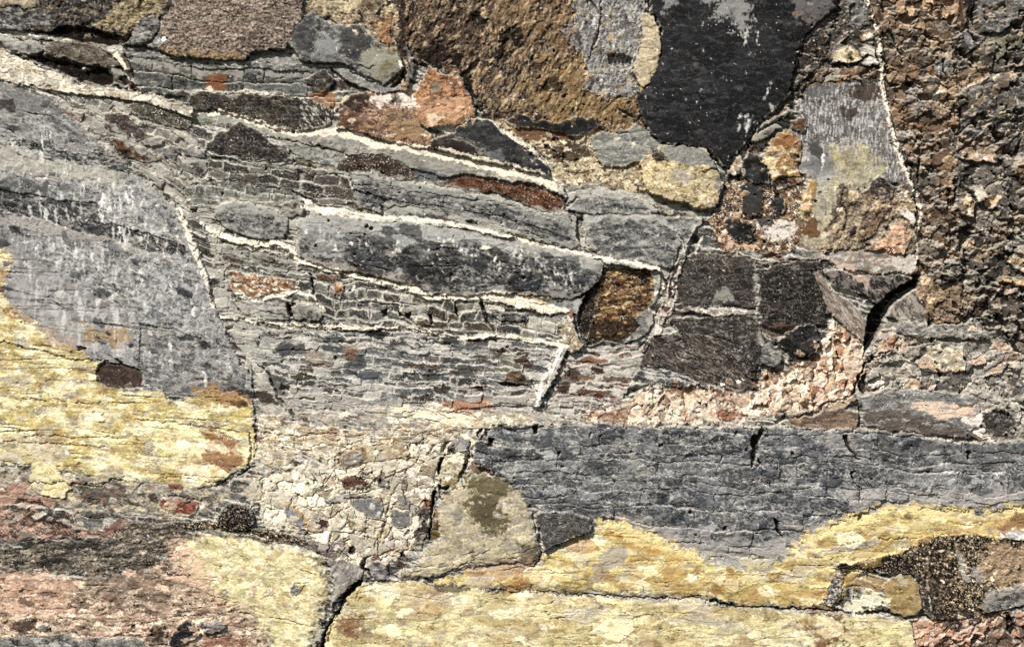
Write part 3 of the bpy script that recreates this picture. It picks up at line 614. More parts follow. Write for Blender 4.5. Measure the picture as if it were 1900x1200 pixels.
R('rock_block', 'purple grey smooth block left of the hanging dark block', 'rock block', '1778,66 1790,54 1812,66 1826,74 1820,90 1790,100 1776,92', 26, 'slate', base='7a7480', rim=None)
R('rock_block', 'olive green grey slab slanting across the right rubble', 'rock block', '1806,90 1830,68 1870,70 2060,10 2060,110 1900,84 1870,96 1830,128 1814,130 1808,110', 22, 'darkblock', base='85816a', lay=[('6c6754', 20, 10, .08, .1, .8)], ang=-24, rim=None, dust=.5)
R('rock_block', 'long dark slab with a bright upper edge crossing the right rubble', 'rock block', '1770,176 1800,160 1840,138 2060,134 2060,190 1900,200 1850,206 1800,220 1776,216', 22, 'darkblock', base='5b5750', ang=-18, rim=('a8a294', 5, .7))
ST('1800,146 1830,142 1850,138 1846,150 1814,158', 'd5ccb4', .9, 4, n=(10, 5, 0)); ST('1845,210 1870,208 1880,218 1850,222', 'c6b67e', .85, 5)
for q in ['1800,20 1806,10 1808,34 1816,62 1808,56 1800,44', '1778,96 1790,102 1804,94 1806,106 1814,108 1814,132 1806,122 1800,106 1780,106', '1866,106 1872,108 1870,126 1864,124', '1876,110 1890,112 1888,124 1878,126', '1876,50 1892,44 1894,56 1878,60', '1775,200 1780,200 1788,220 1780,220', '1800,230 1812,226 1812,246 1808,244', '1878,296 1886,270 1896,258 1892,290 1882,312', '1764,388 1772,350 1777,346 1774,390 1766,390', '1788,458 1794,462 1796,490 1790,486', '1822,480 1828,478 1828,494 1824,494', '1700,300 1706,296 1706,340 1702,340', '1638,34 1650,44 1652,56 1646,60 1640,50', '1708,192 1710,204 1706,206', '1745,110 1750,112 1750,136 1762,150 1756,150 1746,134', '1780,176 1790,184 1780,184', '1704,350 1710,356 1720,370 1730,380 1724,386 1708,370', '1808,352 1800,360 1806,374 1796,366']:
    PIT(q, 26)
K('1652,66 1660,84 1672,108', 2.6, 18); K('1712,20 1740,14 1768,4', 1.6, 8); K('1700,132 1730,122 1750,114', 1.2, 8)
R('flat_rock', 'dark brown leaning slab forming the top of the long pale seam', 'flat rock', '1600,-140 1630,-140 1632,20 1648,50 1650,60 1636,66 1626,56 1622,50 1606,10', 26, 'brown', base='5d4733', ang=75)
R('flat_rock', 'brown upright bar of rock at the top of the second seam', 'flat rock', '1772,-140 1792,-140 1794,10 1788,50 1780,58 1772,40', 24, 'brown', base='5a4532', ang=85)
R('mineral_vein', 'long thin chalk white seam running down the right side of the face', 'mineral vein', '1598,-140,2 1604,0,3 1614,30,2.5 1626,60,1.5 1630,112,2 1635,150,3.5 1644,200,4 1652,236,4.5 1658,262,3.5 1666,290,4 1680,322,3 1694,346,2.5 1704,372,3 1708,398,2.5 1704,420,1.5 1700,440,2 1698,490,1.2', 34, 'ledge', line=True, base='d4cbb6')
R('mineral_vein', 'fainter short white seam near the top right between brown bar and grey blocks', 'mineral vein', '1772,60,1 1770,100,2 1768,130,4 1770,150,5 1776,172,3 1754,220,1.5 1764,250,2.5 1768,270,2', 20, 'ledge', line=True, base='b9ae98')
R('mineral_vein', 'pale grey diagonal streak crossing the rubble at the right edge', 'mineral vein', '1806,392,1 1830,400,3 1850,420,5 1880,440,6 1905,452,7 2060,520,7', 24, 'ledge', line=True, base='8f8b84')
# ---- centre right dark blocks
R('rock_layer', 'pale grey ledge with a pinkish underside crossing above the black blocks', 'rock layer', '1400,496 1404,488 1440,478 1490,472 1540,464 1600,462 1700,474 1700,500 1690,506 1640,510 1560,500 1530,486 1480,482 1430,492', 20, 'ledge', fade=7, base='8d857a', lay=[('b5aea0', 26, 8, .05, .1, .8), ('8f6e5c', 14, 8, .2, .08, .8)], tilt=(0, .25), soft=8)
ST('1652,476 1698,480 1700,506 1660,508 1650,492', 'bdb6a8', .7, 10)
R('rock_block', 'blackish brown block with a pale grey patch in its middle left of the black blocks', 'rock block', '1252,560 1256,500 1268,476 1300,468 1340,474 1402,480 1402,500 1404,560 1398,572 1340,568 1270,570', 16, 'darkblock', base='514a45', lay=[('3a3836', 30, 12, .1, .12, .7), ('6b5e52', 20, 10, .15, .1, .6)], rim=None, dust=.2, bev=(4, 4))
ST('1320,560 1326,544 1344,530 1356,540 1362,558 1340,562', '97978a', .85, 4, n=(8, 8, .0))
R('rock_layer', 'thin pinkish ledge between the dark brown blocks', 'rock layer', '1262,566 1300,568 1340,572 1380,574 1412,576 1414,584 1380,584 1330,588 1290,580 1264,578', 17, 'ledge', base='8f7c6c', tilt=(0, .3), fade=6)
R('rock_block', 'tall black block under the pale grey ledge', 'rock block', '1402,500 1430,494 1480,484 1520,486 1528,520 1532,560 1528,600 1500,605 1470,600 1440,612 1412,600 1404,560', 24, 'darkblock', base='37332f', lay=[('54443a', 24, 12, .2, .1, .7)], rim=None, dust=.1, dome=(3, 12))
R('rock_block', 'square black block jutting out above the shattered pink zone', 'rock block', '1440,636 1460,618 1490,600 1510,604 1524,640 1510,654 1480,664 1462,668 1456,650', 26, 'bigslate', base='2b2a2b', bev=(6, 4))
ST('1410,604 1450,598 1470,606 1466,622 1430,624', '7d5f4b', .8, 6)
R('rock_block', 'grey brown smooth block below the thin pinkish ledge', 'rock block', '1240,590 1290,590 1330,586 1406,584 1412,612 1400,640 1380,640 1340,630 1260,618', 14, 'darkblock', base='504941', rim=None, dust=.2)
R('rock_block', 'broad brown grey striped wedge narrowing down toward the shattered zone', 'rock block', '1190,660 1214,616 1260,614 1330,626 1380,640 1404,700 1408,724 1360,724 1300,712 1240,700 1190,694', 12, 'darkblock', base='5b4f45', ang=24, bed=(6, 2.6), lay=[('3e3a36', 30, 6, .0, .1, .8), ('8a8378', 30, 3.5, .22, .06, .8)], rim=None, dust=.3)
R('rock_block', 'black curved fin beside the small grey cobble', 'rock block', '1366,668 1376,640 1396,616 1412,620 1440,636 1420,660 1408,690 1404,706 1390,700 1376,690', 22, 'darkblock', base='3a3633', ang=-60, rim=None, dust=.1)
R('cobble', 'small round grey green cobble set in the black rock', 'cobble', '1408,640 1424,636 1440,642 1448,660 1444,678 1424,682 1412,674', 27, 'slate', base='66675f', rim=None, dome=(5, 8), bed=None)
R('rock_lens', 'striped black and white lens of rock below the striped wedge', 'rock lens', '1180,690 1200,676 1240,684 1270,694 1296,708 1286,716 1250,708 1200,704', 10, 'darkblock', base='55585a', ang=14, lay=[('b9b6ac', 26, 3, .0, .06, .9)], rim=None)
# ---- seam with the bright recess
R('rock_block', 'grey dusty rounded block left of the pinkish vertical seam', 'rock block', '1084,402 1130,396 1222,400 1256,420 1268,450 1266,476 1246,500 1200,492 1120,478 1086,452', 18, 'slate', base='606365', dome=(6, 16), lay=[('8d8f8b', 22, 12, .0, .12, .8), ('3e4042', 20, 10, .15, .1, .8)])
R('rock_block', 'small grey cobble like block above the pinkish seam', 'rock block', '1222,404 1262,402 1304,404 1300,420 1276,450 1270,468 1266,440 1250,418', 16, 'slate', base='8a8d8a', rim=None)
R('rock_block', 'grey block with a pale dusty back under the cream slope', 'rock block', '1046,366 1070,354 1120,350 1170,356 1204,372 1222,398 1170,400 1090,398 1048,390', 18, 'slate', base='55585a', lay=[('9c9d96', 20, 9, .05, .1, .8)], tilt=(0, .1), dome=(5, 14))
PIT('1044,388 1056,374 1076,364 1060,380 1048,394', 8)
R('flat_rock', 'dark brown side wall at the left of the golden recess', 'rock recess', '1112,490 1128,486 1124,500 1112,540 1104,580 1094,610 1084,636 1074,610 1070,560 1084,530', -4, 'brown', base='3c3028', lay=[('6d635a', 10, 26, .15, .1, .7)], ang=75, dust=0, spk=(.2, .4))  # wall turned from the sun, its shade put into the dark brown
R('rock_block', 'golden brown square block sunk in a recess beside the white leaning seam', 'rock block', '1108,530 1118,498 1140,494 1200,494 1216,500 1212,556 1200,590 1180,620 1160,630 1140,638 1120,630 1088,640 1098,600', 2, 'orange', base='6d4e30', lay=[('a07a45', 26, 9, .05, .1, .8), ('3a2c22', 22, 9, .08, .1, .85), ('c9a66e', 14, 5, .28, .06, .7)], spk=(.7, .5), dust=.1)
ST('1090,600 1130,590 1200,600 1160,636 1090,640', '40352d', .75, 14); K('1146,600 1144,620 1138,634', 1.2, 6)
R('rock_layer', 'thin dark row of blocks over the golden recess', 'rock layer', '1112,486 1140,482 1210,490 1222,496 1214,502 1140,498 1118,500', 14, 'darkblock', base='4c4a46', cells=('b', 34, 20, 2, 2, 1.5, 5))
R('flat_rock', 'pale grey green strip of rock at the right of the golden recess', 'flat rock', '1206,498 1226,500 1226,530 1216,566 1208,568 1212,530', 14, 'ledge', base='9a9a8e')
R('rock_block', 'grey curled stone low in the right of the golden recess', 'rock block', '1176,590 1200,574 1212,580 1210,600 1196,622 1170,634 1150,640 1180,616 1188,604', 14, 'slate', base='8c8d88', rim=None)
R('mineral_vein', 'dark brown and pinkish white splintered seam dropping from the grey blocks', 'mineral vein', '1292,424,3 1276,452,4 1262,480,6 1252,510,9 1240,545,12 1234,580,13 1218,610,7 1204,632,4 1190,658,3.5 1180,684,3 1168,706,2.4 1156,728,2', 20, 'ledge', line=True, base='b3a294', ang=-68, lay=[('4e4239', 26, 5, .05, .08, .9), ('d9cfc0', 30, 5, .1, .08, .8)], soft=3)
ST('1262,470 1272,472 1250,520 1244,560 1238,540 1250,500', '3f3833', .85, 5, n=(6, 14, 0))
K('1264,450 1250,490 1238,530 1226,556', 2, 12); K('1222,572 1212,596 1200,626 1186,650', 1.4, 10); K('1176,690 1164,716 1152,738', 1.2, 8)
# ---- shattered pink cream zone and right grey rubble
R('shattered_rock', 'shattered pink orange and cream crust at the centre right', 'broken rock', '1404,700 1402,682 1452,684 1470,668 1512,656 1530,610 1540,590 1600,620 1612,650 1606,700 1580,740 1540,760 1480,770 1380,780 1200,792 1100,790 1060,770 1150,745 1200,716 1300,716 1404,724', 8, 'shatter', soft=9, fade=12)
R('rock_wedge', 'brownish grey silky wedge left of the black slot', 'rock wedge', '1502,500 1520,500 1545,540 1580,566 1604,590 1612,620 1606,640 1560,600 1530,580 1520,540', 22, 'darkblock', base='8c7d6e', ang=48, bed=(7, 2), lay=[('a89c90', 26, 5, .05, .08, .8), ('6b5c50', 26, 5, .1, .08, .8)], rim=None)
R('rock_block', 'black patterned stone above the silky wedge', 'rock block', '1532,506 1560,500 1590,512 1640,510 1698,512 1690,530 1650,548 1630,564 1580,540 1545,530', 26, 'darkblock', base='3c3836', lay=[('8d7f7a', 20, 16, .05, .1, .8)], rim=None, ang=50, dust=.1)
ST('1540,486 1580,492 1610,520 1606,540 1584,520', 'b8a290', .85, 5, n=(9, 8, .05))
R('broken_rock', 'grey and buff broken rock filling the right side below the brown rubble', 'broken rock', '1612,650 1640,600 1700,560 1720,600 1800,596 2060,600 2060,830 1880,826 1820,812 1700,740 1600,760 1588,730', 12, 'greyrub', parts='stone', minp=200)
R('rock_mass', 'reddish brown gritty block right of the black slot', 'rock mass', '1698,516 1740,506 1770,514 1786,530 1780,560 1776,596 1720,600 1700,580', 22, 'grit', base='9a7c66')
R('flat_rock', 'fan of silky grey splinters beneath the red brown block', 'flat rock', '1640,588 1650,570 1680,540 1698,534 1712,570 1722,598 1690,602 1676,590', 18, 'darkblock', base='9a9084', ang=60, rim=None)
R('flat_rock', 'long lens of grey silky stone pointing right across the buff rubble', 'flat rock', '1656,604 1676,594 1720,600 1790,600 1830,620 1836,628 1800,630 1760,628 1720,628 1680,622 1660,616', 24, 'slate', base='8f8b82', lay=[('b0aa9c', 30, 8, .05, .1, .8), ('65666a', 24, 7, .16, .1, .8)], rim=None, bev=(5, 4))
PIT('1734,630 1760,624 1790,630 1810,628 1780,636 1740,632', 14)
R('rock_block', 'buff yellow angled block in the middle of the grey rubble', 'rock block', '1716,644 1740,634 1780,642 1790,670 1788,690 1740,686 1722,672', 22, 'cream', base='a9a385')
R('rock_block', 'rusty red fragments below the black slot', 'rock block', '1622,640 1650,626 1690,622 1700,634 1680,650 1650,656 1630,664', 16, 'shatter', base='b08468', pal=[('b3795a', 3), ('cfb498', 2), ('8f5a42', 1)])
R('rock_mass', 'dark brown tumbled blocks and holes at the right edge', 'broken rock', '1780,560 1800,536 1880,530 2060,560 2060,680 1896,662 1870,640 1850,612 1790,604', 12, 'rubble', parts='stone', base='5d5348', cells=('w', 30, 22, 10, 20, 1.6, 10), pal=[('4b4239', 3), ('6b6054', 3), ('837a6c', 1.5), ('332c27', 2)])
for q in ['1848,580 1862,600 1868,612 1858,616 1850,600 1840,586', '1864,616 1880,640 1894,656 1884,654 1862,632', '1784,590 1792,586 1796,600 1786,602', '1774,572 1780,570 1782,580 1776,580', '1803,570 1808,568 1808,580 1804,580']:
    PIT(q, 26)
R('flat_rock', 'long grey lens shaped slab with a pinkish cream front right of the crack', 'flat rock', '1588,736 1612,728 1640,722 1700,720 1760,728 1806,734 1816,752 1818,776 1800,800 1786,812 1720,804 1660,798 1600,790 1592,766', 22, 'slate', base='8b8a88', lay=[('6d6e70', 30, 8, .1, .1, .8)], dome=(5, 8), bev=(6, 5), rim=None)
ST('1670,752 1740,744 1806,752 1810,770 1770,776 1720,768', 'cdb49a', .9, 9, n=(20, 8, 0)); ST('1600,760 1680,764 1780,790 1786,808 1700,804 1604,790', '6b5f55', .85, 8, n=(30, 8, 0))
ST('1780,780 1812,768 1826,800 1850,824 1800,812', 'd8cfc4', .8, 8)
R('rock_block', 'flat brown brick shaped slab left of the grey lens shaped slab', 'flat rock', '1462,770 1500,760 1560,756 1588,762 1590,796 1540,798 1464,792', 20, 'brown', base='8d7560', lay=[('6f5c4c', 30, 8, .1, .1, .8)])
R('rock_block', 'small pinkish block on top of the brown brick shaped slab', 'rock block', '1516,750 1540,738 1576,732 1588,744 1560,758 1520,762', 19, 'cream', base='b49c88')
ST('1150,730 1300,740 1400,750 1400,790 1200,792 1150,780', 'c7bfa8', .5, 14, n=(12, 8, .1)); ST('1310,756 1380,760 1400,775 1330,778', '9a5a3c', .8, 7, n=(9, 5, .1))
PIT('1602,654 1599,630 1604,598 1618,570 1640,548 1664,532 1688,519 1688,508 1702,508 1702,532 1684,541 1666,556 1652,570 1642,590 1639,606 1628,626 1612,644', 52, '1d1813')
K('1604,650,2.4 1598,668,1 1610,666,1', 1.5, 14)
K('1650,652,1.6 1620,664,2 1600,676,3 1592,700,3 1584,730,3', 2, 22, '2a211b'); PIT('1592,716 1598,692 1606,690 1606,704 1612,720 1618,726 1600,732', 26, '241b15'); PIT('1616,726 1632,716 1640,714 1630,724', 18); PIT('1590,758 1596,752 1594,800 1588,796', 22)
K('1584,732,2.5 1560,742,2 1530,748,2 1516,762,4 1494,768,3 1470,776,1', 2, 16); PIT('1488,754 1500,746 1516,744 1512,756 1490,760', 20); PIT('1434,782 1450,774 1462,768 1460,778 1438,790', 18)
PIT('1684,644 1700,634 1696,642 1688,648', 14); PIT('1600,640 1590,648 1600,652', 10)
# ================================================================== upper centre blocks
R('rock_mass', 'cream and yellow crusty slope in the upper middle right of the dark wedge boulder', 'rock mass', '905,226 950,220 1060,240 1160,244 1192,250 1240,276 1320,300 1340,350 1334,384 1310,396 1240,400 1200,376 1150,356 1050,352 1022,330 1018,306 980,266', 14, 'cream', fade=10, base='bdac86', lay=[('d0c4a2', 24, 14, .05, .1, .7), ('8d7450', 20, 12, .14, .08, .8), ('3e3229', 10, 7, .34, .05, .9)], soft=4, mat='grit', spk=(.7, .5))
ST('945,236 1060,240 1060,262 1000,266 960,256', '84603f', .9, 8, n=(20, 8, 0)); ST('1020,270 1090,256 1096,290 1050,308 1010,290', '4a3a2e', .8, 9, n=(8, 8, .08))
ST('1040,262 1000,266 980,272 984,262', 'd6c3a2', .8, 3)
R('rock_block', 'flat black stone lying on the brown band at upper centre', 'rock block', '938,228 958,214 980,218 988,228 1004,222 1040,230 1060,224 1070,218 1100,220 1114,236 1096,250 1058,256 1040,246 1000,238 960,238', 26, 'bigslate', base='302e2e', ang=5)
R('rock_block', 'smooth grey layered rock under the lower left of the black boulder', 'rock block', '1094,262 1110,250 1160,240 1180,232 1200,246 1226,270 1212,282 1190,300 1160,310 1116,312 1104,290', 24, 'slate', base='8b8d86', lay=[('a3a394', 26, 8, .1, .1, .7)], rim=None, hair=(60, 6, 1.5, .03), dome=(3, 10))
PIT('1134,244 1150,248 1166,244 1164,250 1140,250', 8)
R('rock_block', 'pale yellow block with a grey top edge below the black boulder', 'rock block', '1186,300 1208,284 1226,270 1262,272 1304,276 1318,296 1330,320 1342,344 1338,366 1326,386 1296,388 1262,380 1214,372 1190,340', 34, 'cream', base='bfae80', lay=[('cdbf96', 20, 14, .05, .1, .7), ('9a8050', 16, 10, .18, .08, .8)], dome=(8, 12), bev=(7, 5), mat='grit')
ST('1216,276 1262,272 1304,276 1318,296 1326,318 1304,306 1270,308 1240,300 1214,290', '8a8b88', .9, 6, n=(16, 8, 0)); ST('1326,318 1342,344 1336,364 1322,350', '8f8e89', .8, 5); ST('1202,278 1222,276 1236,292 1222,302 1206,292', '3a3029', .85, 5, n=(7, 6, 0)); ST('1250,316 1280,318 1286,336 1262,342 1246,332', 'a5a092', .8, 6)
K('1296,322 1312,320 1324,316', 2, 10); PIT('1342,350 1346,340 1342,368 1334,388 1328,390', 16)
R('rock_layer', 'dark gap seam with black stones under the pale yellow block', 'rock layer', '1180,352 1200,358 1240,372 1300,388 1330,388 1310,402 1290,406 1240,400 1216,390 1196,372', 8, 'darkblock', base='6f675a', lay=[('282523', 26, 7, .1, .06, .95), ('c2b79c', 16, 6, .2, .06, .8)], rim=None)
# orange triangle, pinkish block
R('rock_block', 'rusty orange pointed block at upper centre left of the gritty wall', 'rock block', '764,226 768,180 780,150 800,122 820,140 848,146 862,150 870,176 884,206 880,220 860,232 800,238', 26, 'orange', lay=[('7d4f31', 22, 16, .0, .1, .7), ('c08e62', 20, 10, .15, .08, .8)], dome=(5, 10))
ST('772,192 860,180 884,212 840,230 770,224', 'c59a74', .75, 12, n=(18, 8, 0)); ST('800,158 818,158 820,176 804,172', '8b7f72', .7, 5); ST('790,214 850,222 800,230', 'd9c4a6', .7, 5)
R('rock_block', 'brown and pink block crusted white on top behind the bright ledge', 'rock block', '622,244 636,200 650,176 700,168 740,158 768,190 780,230 806,256 800,278 740,272 690,252 650,244', 22, 'orange', base='94705a', lay=[('a98664', 26, 12, .05, .1, .8), ('6a4e3e', 20, 12, .1, .1, .8)], dome=(4, 12), spk=(.5, .7))
ST('684,172 720,166 760,170 776,200 740,204 700,196', 'd9cec2', .85, 12, n=(10, 7, .12)); ST('640,180 684,172 690,196 660,206 640,200', '42332b', .85, 7); ST('630,215 668,210 668,246 640,246', '6b4632', .7, 9)
ST('716,208 790,226 796,262 724,262', 'a5855c', .7, 14); PIT('744,262 760,258 770,270 754,270', 3)
R('rock_wedge', 'small rusty wedge with a white rim left of the orange pointed block', 'rock wedge', '726,170 736,150 742,142 754,152 760,168 740,172', 26, 'orange', base='a2754e')
R('boulder', 'dark grey wedge shaped boulder resting on the bright ledge', 'boulder', '792,276 806,256 836,250 856,234 876,222 910,224 934,240 966,260 996,286 1018,312 1020,332 1000,326 940,308 880,298 830,284', 34, 'bigslate', base='414244', dome=(10, 14), bev=(8, 5), fac=[(50, 30, 1.5, 5, 1, .8), (14, 9, .6, 2, .6, .4)], dust=.4)
ST('792,276 806,254 836,250 870,270 900,292 860,292', '4c3d35', .75, 8); K('840,256,1.5 870,266,1.5 896,284,2 912,298,2', 1.5, 4); ST('846,254 880,268 908,286 918,302 906,300 880,276 846,260', '8d8a7c', .7, 3); ST('910,284 930,280 936,300 918,304', '8a8c8a', .6, 6)
ST('908,224 936,240 968,260 998,286 1018,306 1014,312 990,290 960,266 930,246', 'd6ccb6', .85, 2.5, n=(9, 5, 0))
# ---- grey dome
R('rock_layer', 'long flat grey ledge running under the grey dome', 'rock layer', '455,112 480,96 530,96 560,112 640,118 720,150 760,168 700,178 640,150 620,128 500,118 455,116', 18, 'slate', base='7f817c', rim=None, lay=[('9b9a8e', 30, 8, .05, .1, .8)], tilt=(0, .3), dust=.4)
R('boulder', 'smooth grey dome shaped boulder with a folded right flank', 'boulder', '539,84 552,56 566,36 584,22 600,40 612,48 640,48 676,48 700,72 726,92 744,110 748,128 730,150 708,160 680,150 660,132 636,118 600,120 560,116', 36, 'slate', base='6c6e6c', lay=[('8f918c', 26, 16, .02, .14, .8), ('4a4a4b', 20, 14, .14, .1, .8)], dome=(16, 20), bev=(8, 5), rim=None, fac=[(60, 40, 1.5, 4, 1, .5)], dust=.2, bed=None)
ST('545,70 566,36 590,30 590,70 570,110 548,96', '47484a', .65, 10); ST('630,55 676,50 696,80 690,108 650,112 632,90', '4d4b4c', .7, 9); ST('590,80 630,70 634,112 590,112', '9b9d98', .6, 10)
ST('690,84 730,98 746,118 728,150 706,156 684,140 664,120', '9a9a86', .85, 6, n=(16, 8, 0)); ST('706,120 730,118 720,146 700,146', '8d7a4a', .6, 8)
K('664,122,1 680,130,2.2 698,127,1', 2, 8); K('652,136,1 672,144,2.6 690,150,3.2 706,158,2.5', 2, 12); K('650,124 668,126', 1, 4)
PIT('724,164 742,150 746,130 752,140 748,156 736,166', 12, '2a231d'); ST('741,118 746,120 745,134 740,130', 'e2e0d6', .9, 1.5, n=(5, 5, 0))
R('flat_rock', 'thin upright grey green sliver right of the folded flank', 'flat rock', '754,80 760,100 766,112 768,140 760,160 754,156 756,120 750,90', 26, 'slate', base='83857c', rim=None, fac=[], ang=80)
ST('584,22 610,22 612,40 602,44', '4a4744', .8, 4)
# ---- left top stack
R('rock_layer', 'thin dusty ledge along the foot of the top left overhang', 'rock layer', '-160,44 0,56 60,62 120,72 180,82 220,92 240,110 246,130 232,132 200,100 150,84 80,76 0,70 -160,62', 18, 'ledge', base='8f8a7c', tilt=(0, .3))
R('rock_block', 'grey dusty block at far left below the overhang ledge', 'rock block', '-160,66 0,66 20,72 78,78 84,92 76,102 56,104 30,98 8,88 -160,110', 15, 'slate', base='6c6c69', dome=(4, 10))
R('rock_block', 'long brown block with a dusty grey cap above the dark recess', 'rock block', '82,84 110,78 165,80 200,96 222,112 226,124 208,128 180,126 160,122 130,112 96,108 86,98', 16, 'brown', base='6f6252', lay=[('8c8678', 20, 8, .0, .1, .8), ('54412f', 18, 8, .15, .08, .8)])
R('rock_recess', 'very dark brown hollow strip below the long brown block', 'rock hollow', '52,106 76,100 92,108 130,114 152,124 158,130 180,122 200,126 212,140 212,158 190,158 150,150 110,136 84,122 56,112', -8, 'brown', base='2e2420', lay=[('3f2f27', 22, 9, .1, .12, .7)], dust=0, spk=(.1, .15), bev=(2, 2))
R('rock_block', 'small grey green block with a black pit right of the dark hollow', 'rock block', '210,128 224,130 240,140 246,156 240,168 226,164 214,158', 14, 'darkblock', base='6d6e64'); PIT('226,142 238,140 240,156 232,162 222,150', 8, '2a2824')
ST('216,104,4 226,112,4 236,126,4 240,140,4 248,152,5', 'd5cbb4', .9, 2, line=True, w=4, n=(7, 6, .05)); ST('238,152,4 252,164,5 266,180,6 276,186,5', '71402f', .9, 2, line=True, w=5, n=(7, 6, .05)); ST('232,100,4 238,116,4 240,126,3', '5b3a2a', .8, 2, line=True, w=3, n=(5, 4, .1))
R('rock_layer', 'pale cracked crust sloping down from the left edge to the middle', 'rock layer', '-160,80 0,76 10,90 30,104 60,116 100,134 150,154 200,164 250,168 290,178 340,194 366,204 362,222 320,206 250,188 200,182 160,180 110,176 60,160 0,150 -160,140', 12, 'crackle', base='b3ac9a', soft=5, cells=('w', 20, 12, 1.2, 3, 1, 5), ang=16, tilt=(0, .25), pal=[('c9c1ab', 4), ('b0aa9a', 2), (None, 2)])
# block stack 245-620
R('rock_layer', 'flat grey slab capping the stack of dark blocks under the speckled boulder', 'rock layer', '228,92 250,90 300,98 330,108 455,116 560,120 620,128 618,138 560,136 480,130 400,136 330,124 280,116 240,106', 17, 'slate', base='5b5d5a', tilt=(0, .1), lay=[('9b978a', 50, 6, .06, .08, .8)], rim=None)
R('rock_layer', 'course of short dark green grey blocks beneath the capping slab', 'rock layer', '244,108 290,112 340,124 400,130 480,128 560,134 618,136 618,160 600,178 560,182 470,172 390,176 360,170 300,178 262,174 246,150', 13, 'darkblock', base='5d615b', cells=('b', 78, 24, 3, 4, 1.8, 7), ang=4, pal=[('4c504c', 3), ('5f645e', 3), ('3f403f', 2), ('6b6258', 1)], rag=.4, edge=4, parts='block', lay=[('7d8178', 20, 9, .1, .1, .7)], mat='slate')
ST('384,148 400,140 418,142 420,160 404,170 388,162', '8f5830', .95, 5, n=(10, 8, -.2)); ST('380,168 392,160 396,172', 'd6c9b4', .8, 3)
R('rock_block', 'dark pitted end block at the right of the short dark course', 'rock block', '566,150 590,132 612,132 620,150 612,166 600,172 580,170', 18, 'darkblock', base='38352f', rim=None)
R('rock_block', 'long dark olive brown block with a bright rim above', 'rock block', '366,172 400,174 470,174 520,180 560,184 566,200 558,236 556,244 500,238 450,230 390,208 352,198 350,184', 18, 'darkblock', base='494338', lay=[('5b4d3a', 26, 9, .05, .1, .8), ('35332f', 20, 8, .1, .1, .8)], rim=None, dust=.4, tilt=(0, -.1))
ST('368,172,1.6 420,173,2 470,172,2 520,178,2 562,184,2', 'c6c0ae', .9, 1.5, line=True, w=2, n=(8, 5, -.1), ridge_h=2)
R('rock_block', 'charred looking black and white streaked block between brown blocks', 'rock block', '556,196 570,186 590,180 612,192 622,208 618,226 600,240 558,246', 18, 'darkblock', base='4b4742', ang=55, lay=[('b8b2a0', 16, 5, .1, .06, .9), ('262524', 14, 7, .12, .08, .9)], rim=None)
ST('570,172 600,170 620,172 622,200 602,196 580,190', 'a4754a', .9, 6, n=(12, 8, 0)); K('622,206,1 634,184,1.5 646,172,1', 1.4, 5); ST('616,210 632,186 642,174 646,178 630,200', 'cdbb98', .8, 2)
ST('450,228 500,234 556,244 600,250 560,254 500,242', 'b9b3a2', .7, 7, n=(12, 6, .05))
# ---- big bright ledge
R('rock_ledge', 'bright cream ledge crossing the middle from the brown blocks down to the right', 'rock ledge', '360,206 400,204 440,214 486,230 520,246 560,250 600,242 640,242 662,252 690,262 730,268 760,274 800,282 860,294 920,308 970,318 1010,330 1044,350 1050,362 1040,376 1010,360 940,346 880,338 860,342 840,330 790,320 740,306 680,292 620,280 560,266 500,256 440,240 400,226 362,222', 15, 'ledge', tilt=(0, .12), bev=(3, 3), fade=8, soft=5, base='95938a', lay=[('aba899', 26, 12, .1, .06, .75), ('74746f', 18, 9, .22, .05, .6)])
ST('360,206 430,212 440,236 400,230 362,226', '969a8e', .8, 8); ST('700,270 780,284 860,300 900,330 860,336 780,318 700,296', '8f8d80', .5, 10, n=(8, 12, .05)); ST('430,214 500,236 560,256 560,266 500,254 440,234', '9fa093', .7, 8)
# stones left of the ledge
ST('360,208,4 430,212,5 500,238,6 560,252,7 620,246,8 660,254,9 700,268,8 760,276,8 820,288,10 880,300,12 930,312,12 990,328,11 1040,350,8', 'd6ccb5', .9, 4, line=True, w=6, n=(14, 9, .08), ridge_h=1)  # cream band paints in the sun caught by the ledge top
R('rock_layer', 'grey lumpy band with green and brown stones below the pale crust', 'rock layer', '60,160 110,172 160,178 200,182 250,188 320,206 362,222 362,250 400,300 420,330 400,380 340,390 300,350 250,310 200,290 150,250 90,210', 8, 'blocky', ang=26, cells=('b', 40, 17, 2.6, 4, 1.6, 5), base='a09b8e', pal=[('6c6c64', 3), ('8b8a7e', 3), ('54504a', 1.5), ('5f4a3a', 1), (None, 2)], cm=.8, parts='stone')
R('rock_block', 'olive stone flecked with white near the vertical nick in the ledge', 'rock block', '240,196 252,188 280,196 310,204 340,214 356,228 352,244 330,240 290,228 262,218 244,208', 14, 'darkblock', base='5d5946', lay=[('4b4640', 20, 8, .1, .1, .8)], spk=(.3, 1), rim=None)
R('rock_block', 'long rusty brown stone ending in a point at left centre', 'rock block', '118,196 126,198 140,214 158,222 150,228 138,222 126,212', 12, 'orange', base='a07a64')
R('rock_block', 'purplish dark stone with a brown tail at left centre', 'rock block', '194,216 224,208 244,214 250,228 270,240 276,256 256,262 234,252 206,246 192,236', 13, 'darkblock', base='54484a', lay=[('6a4c3a', 16, 9, .1, .1, .8)], rim=None)
R('rock_block', 'flat dark brown stone slanting to the lower right at left centre', 'rock block', '196,256 216,256 244,266 270,274 290,288 300,298 280,304 250,298 222,288 208,272', 13, 'brown', base='4f3f2f', ang=20)
R('cobble', 'pale grey green rounded cobble beside the flat brown stone', 'cobble', '300,276 316,272 334,276 338,286 326,296 304,294', 14, 'slate', base='85887d', dome=(4, 6), rim=None, bed=None)
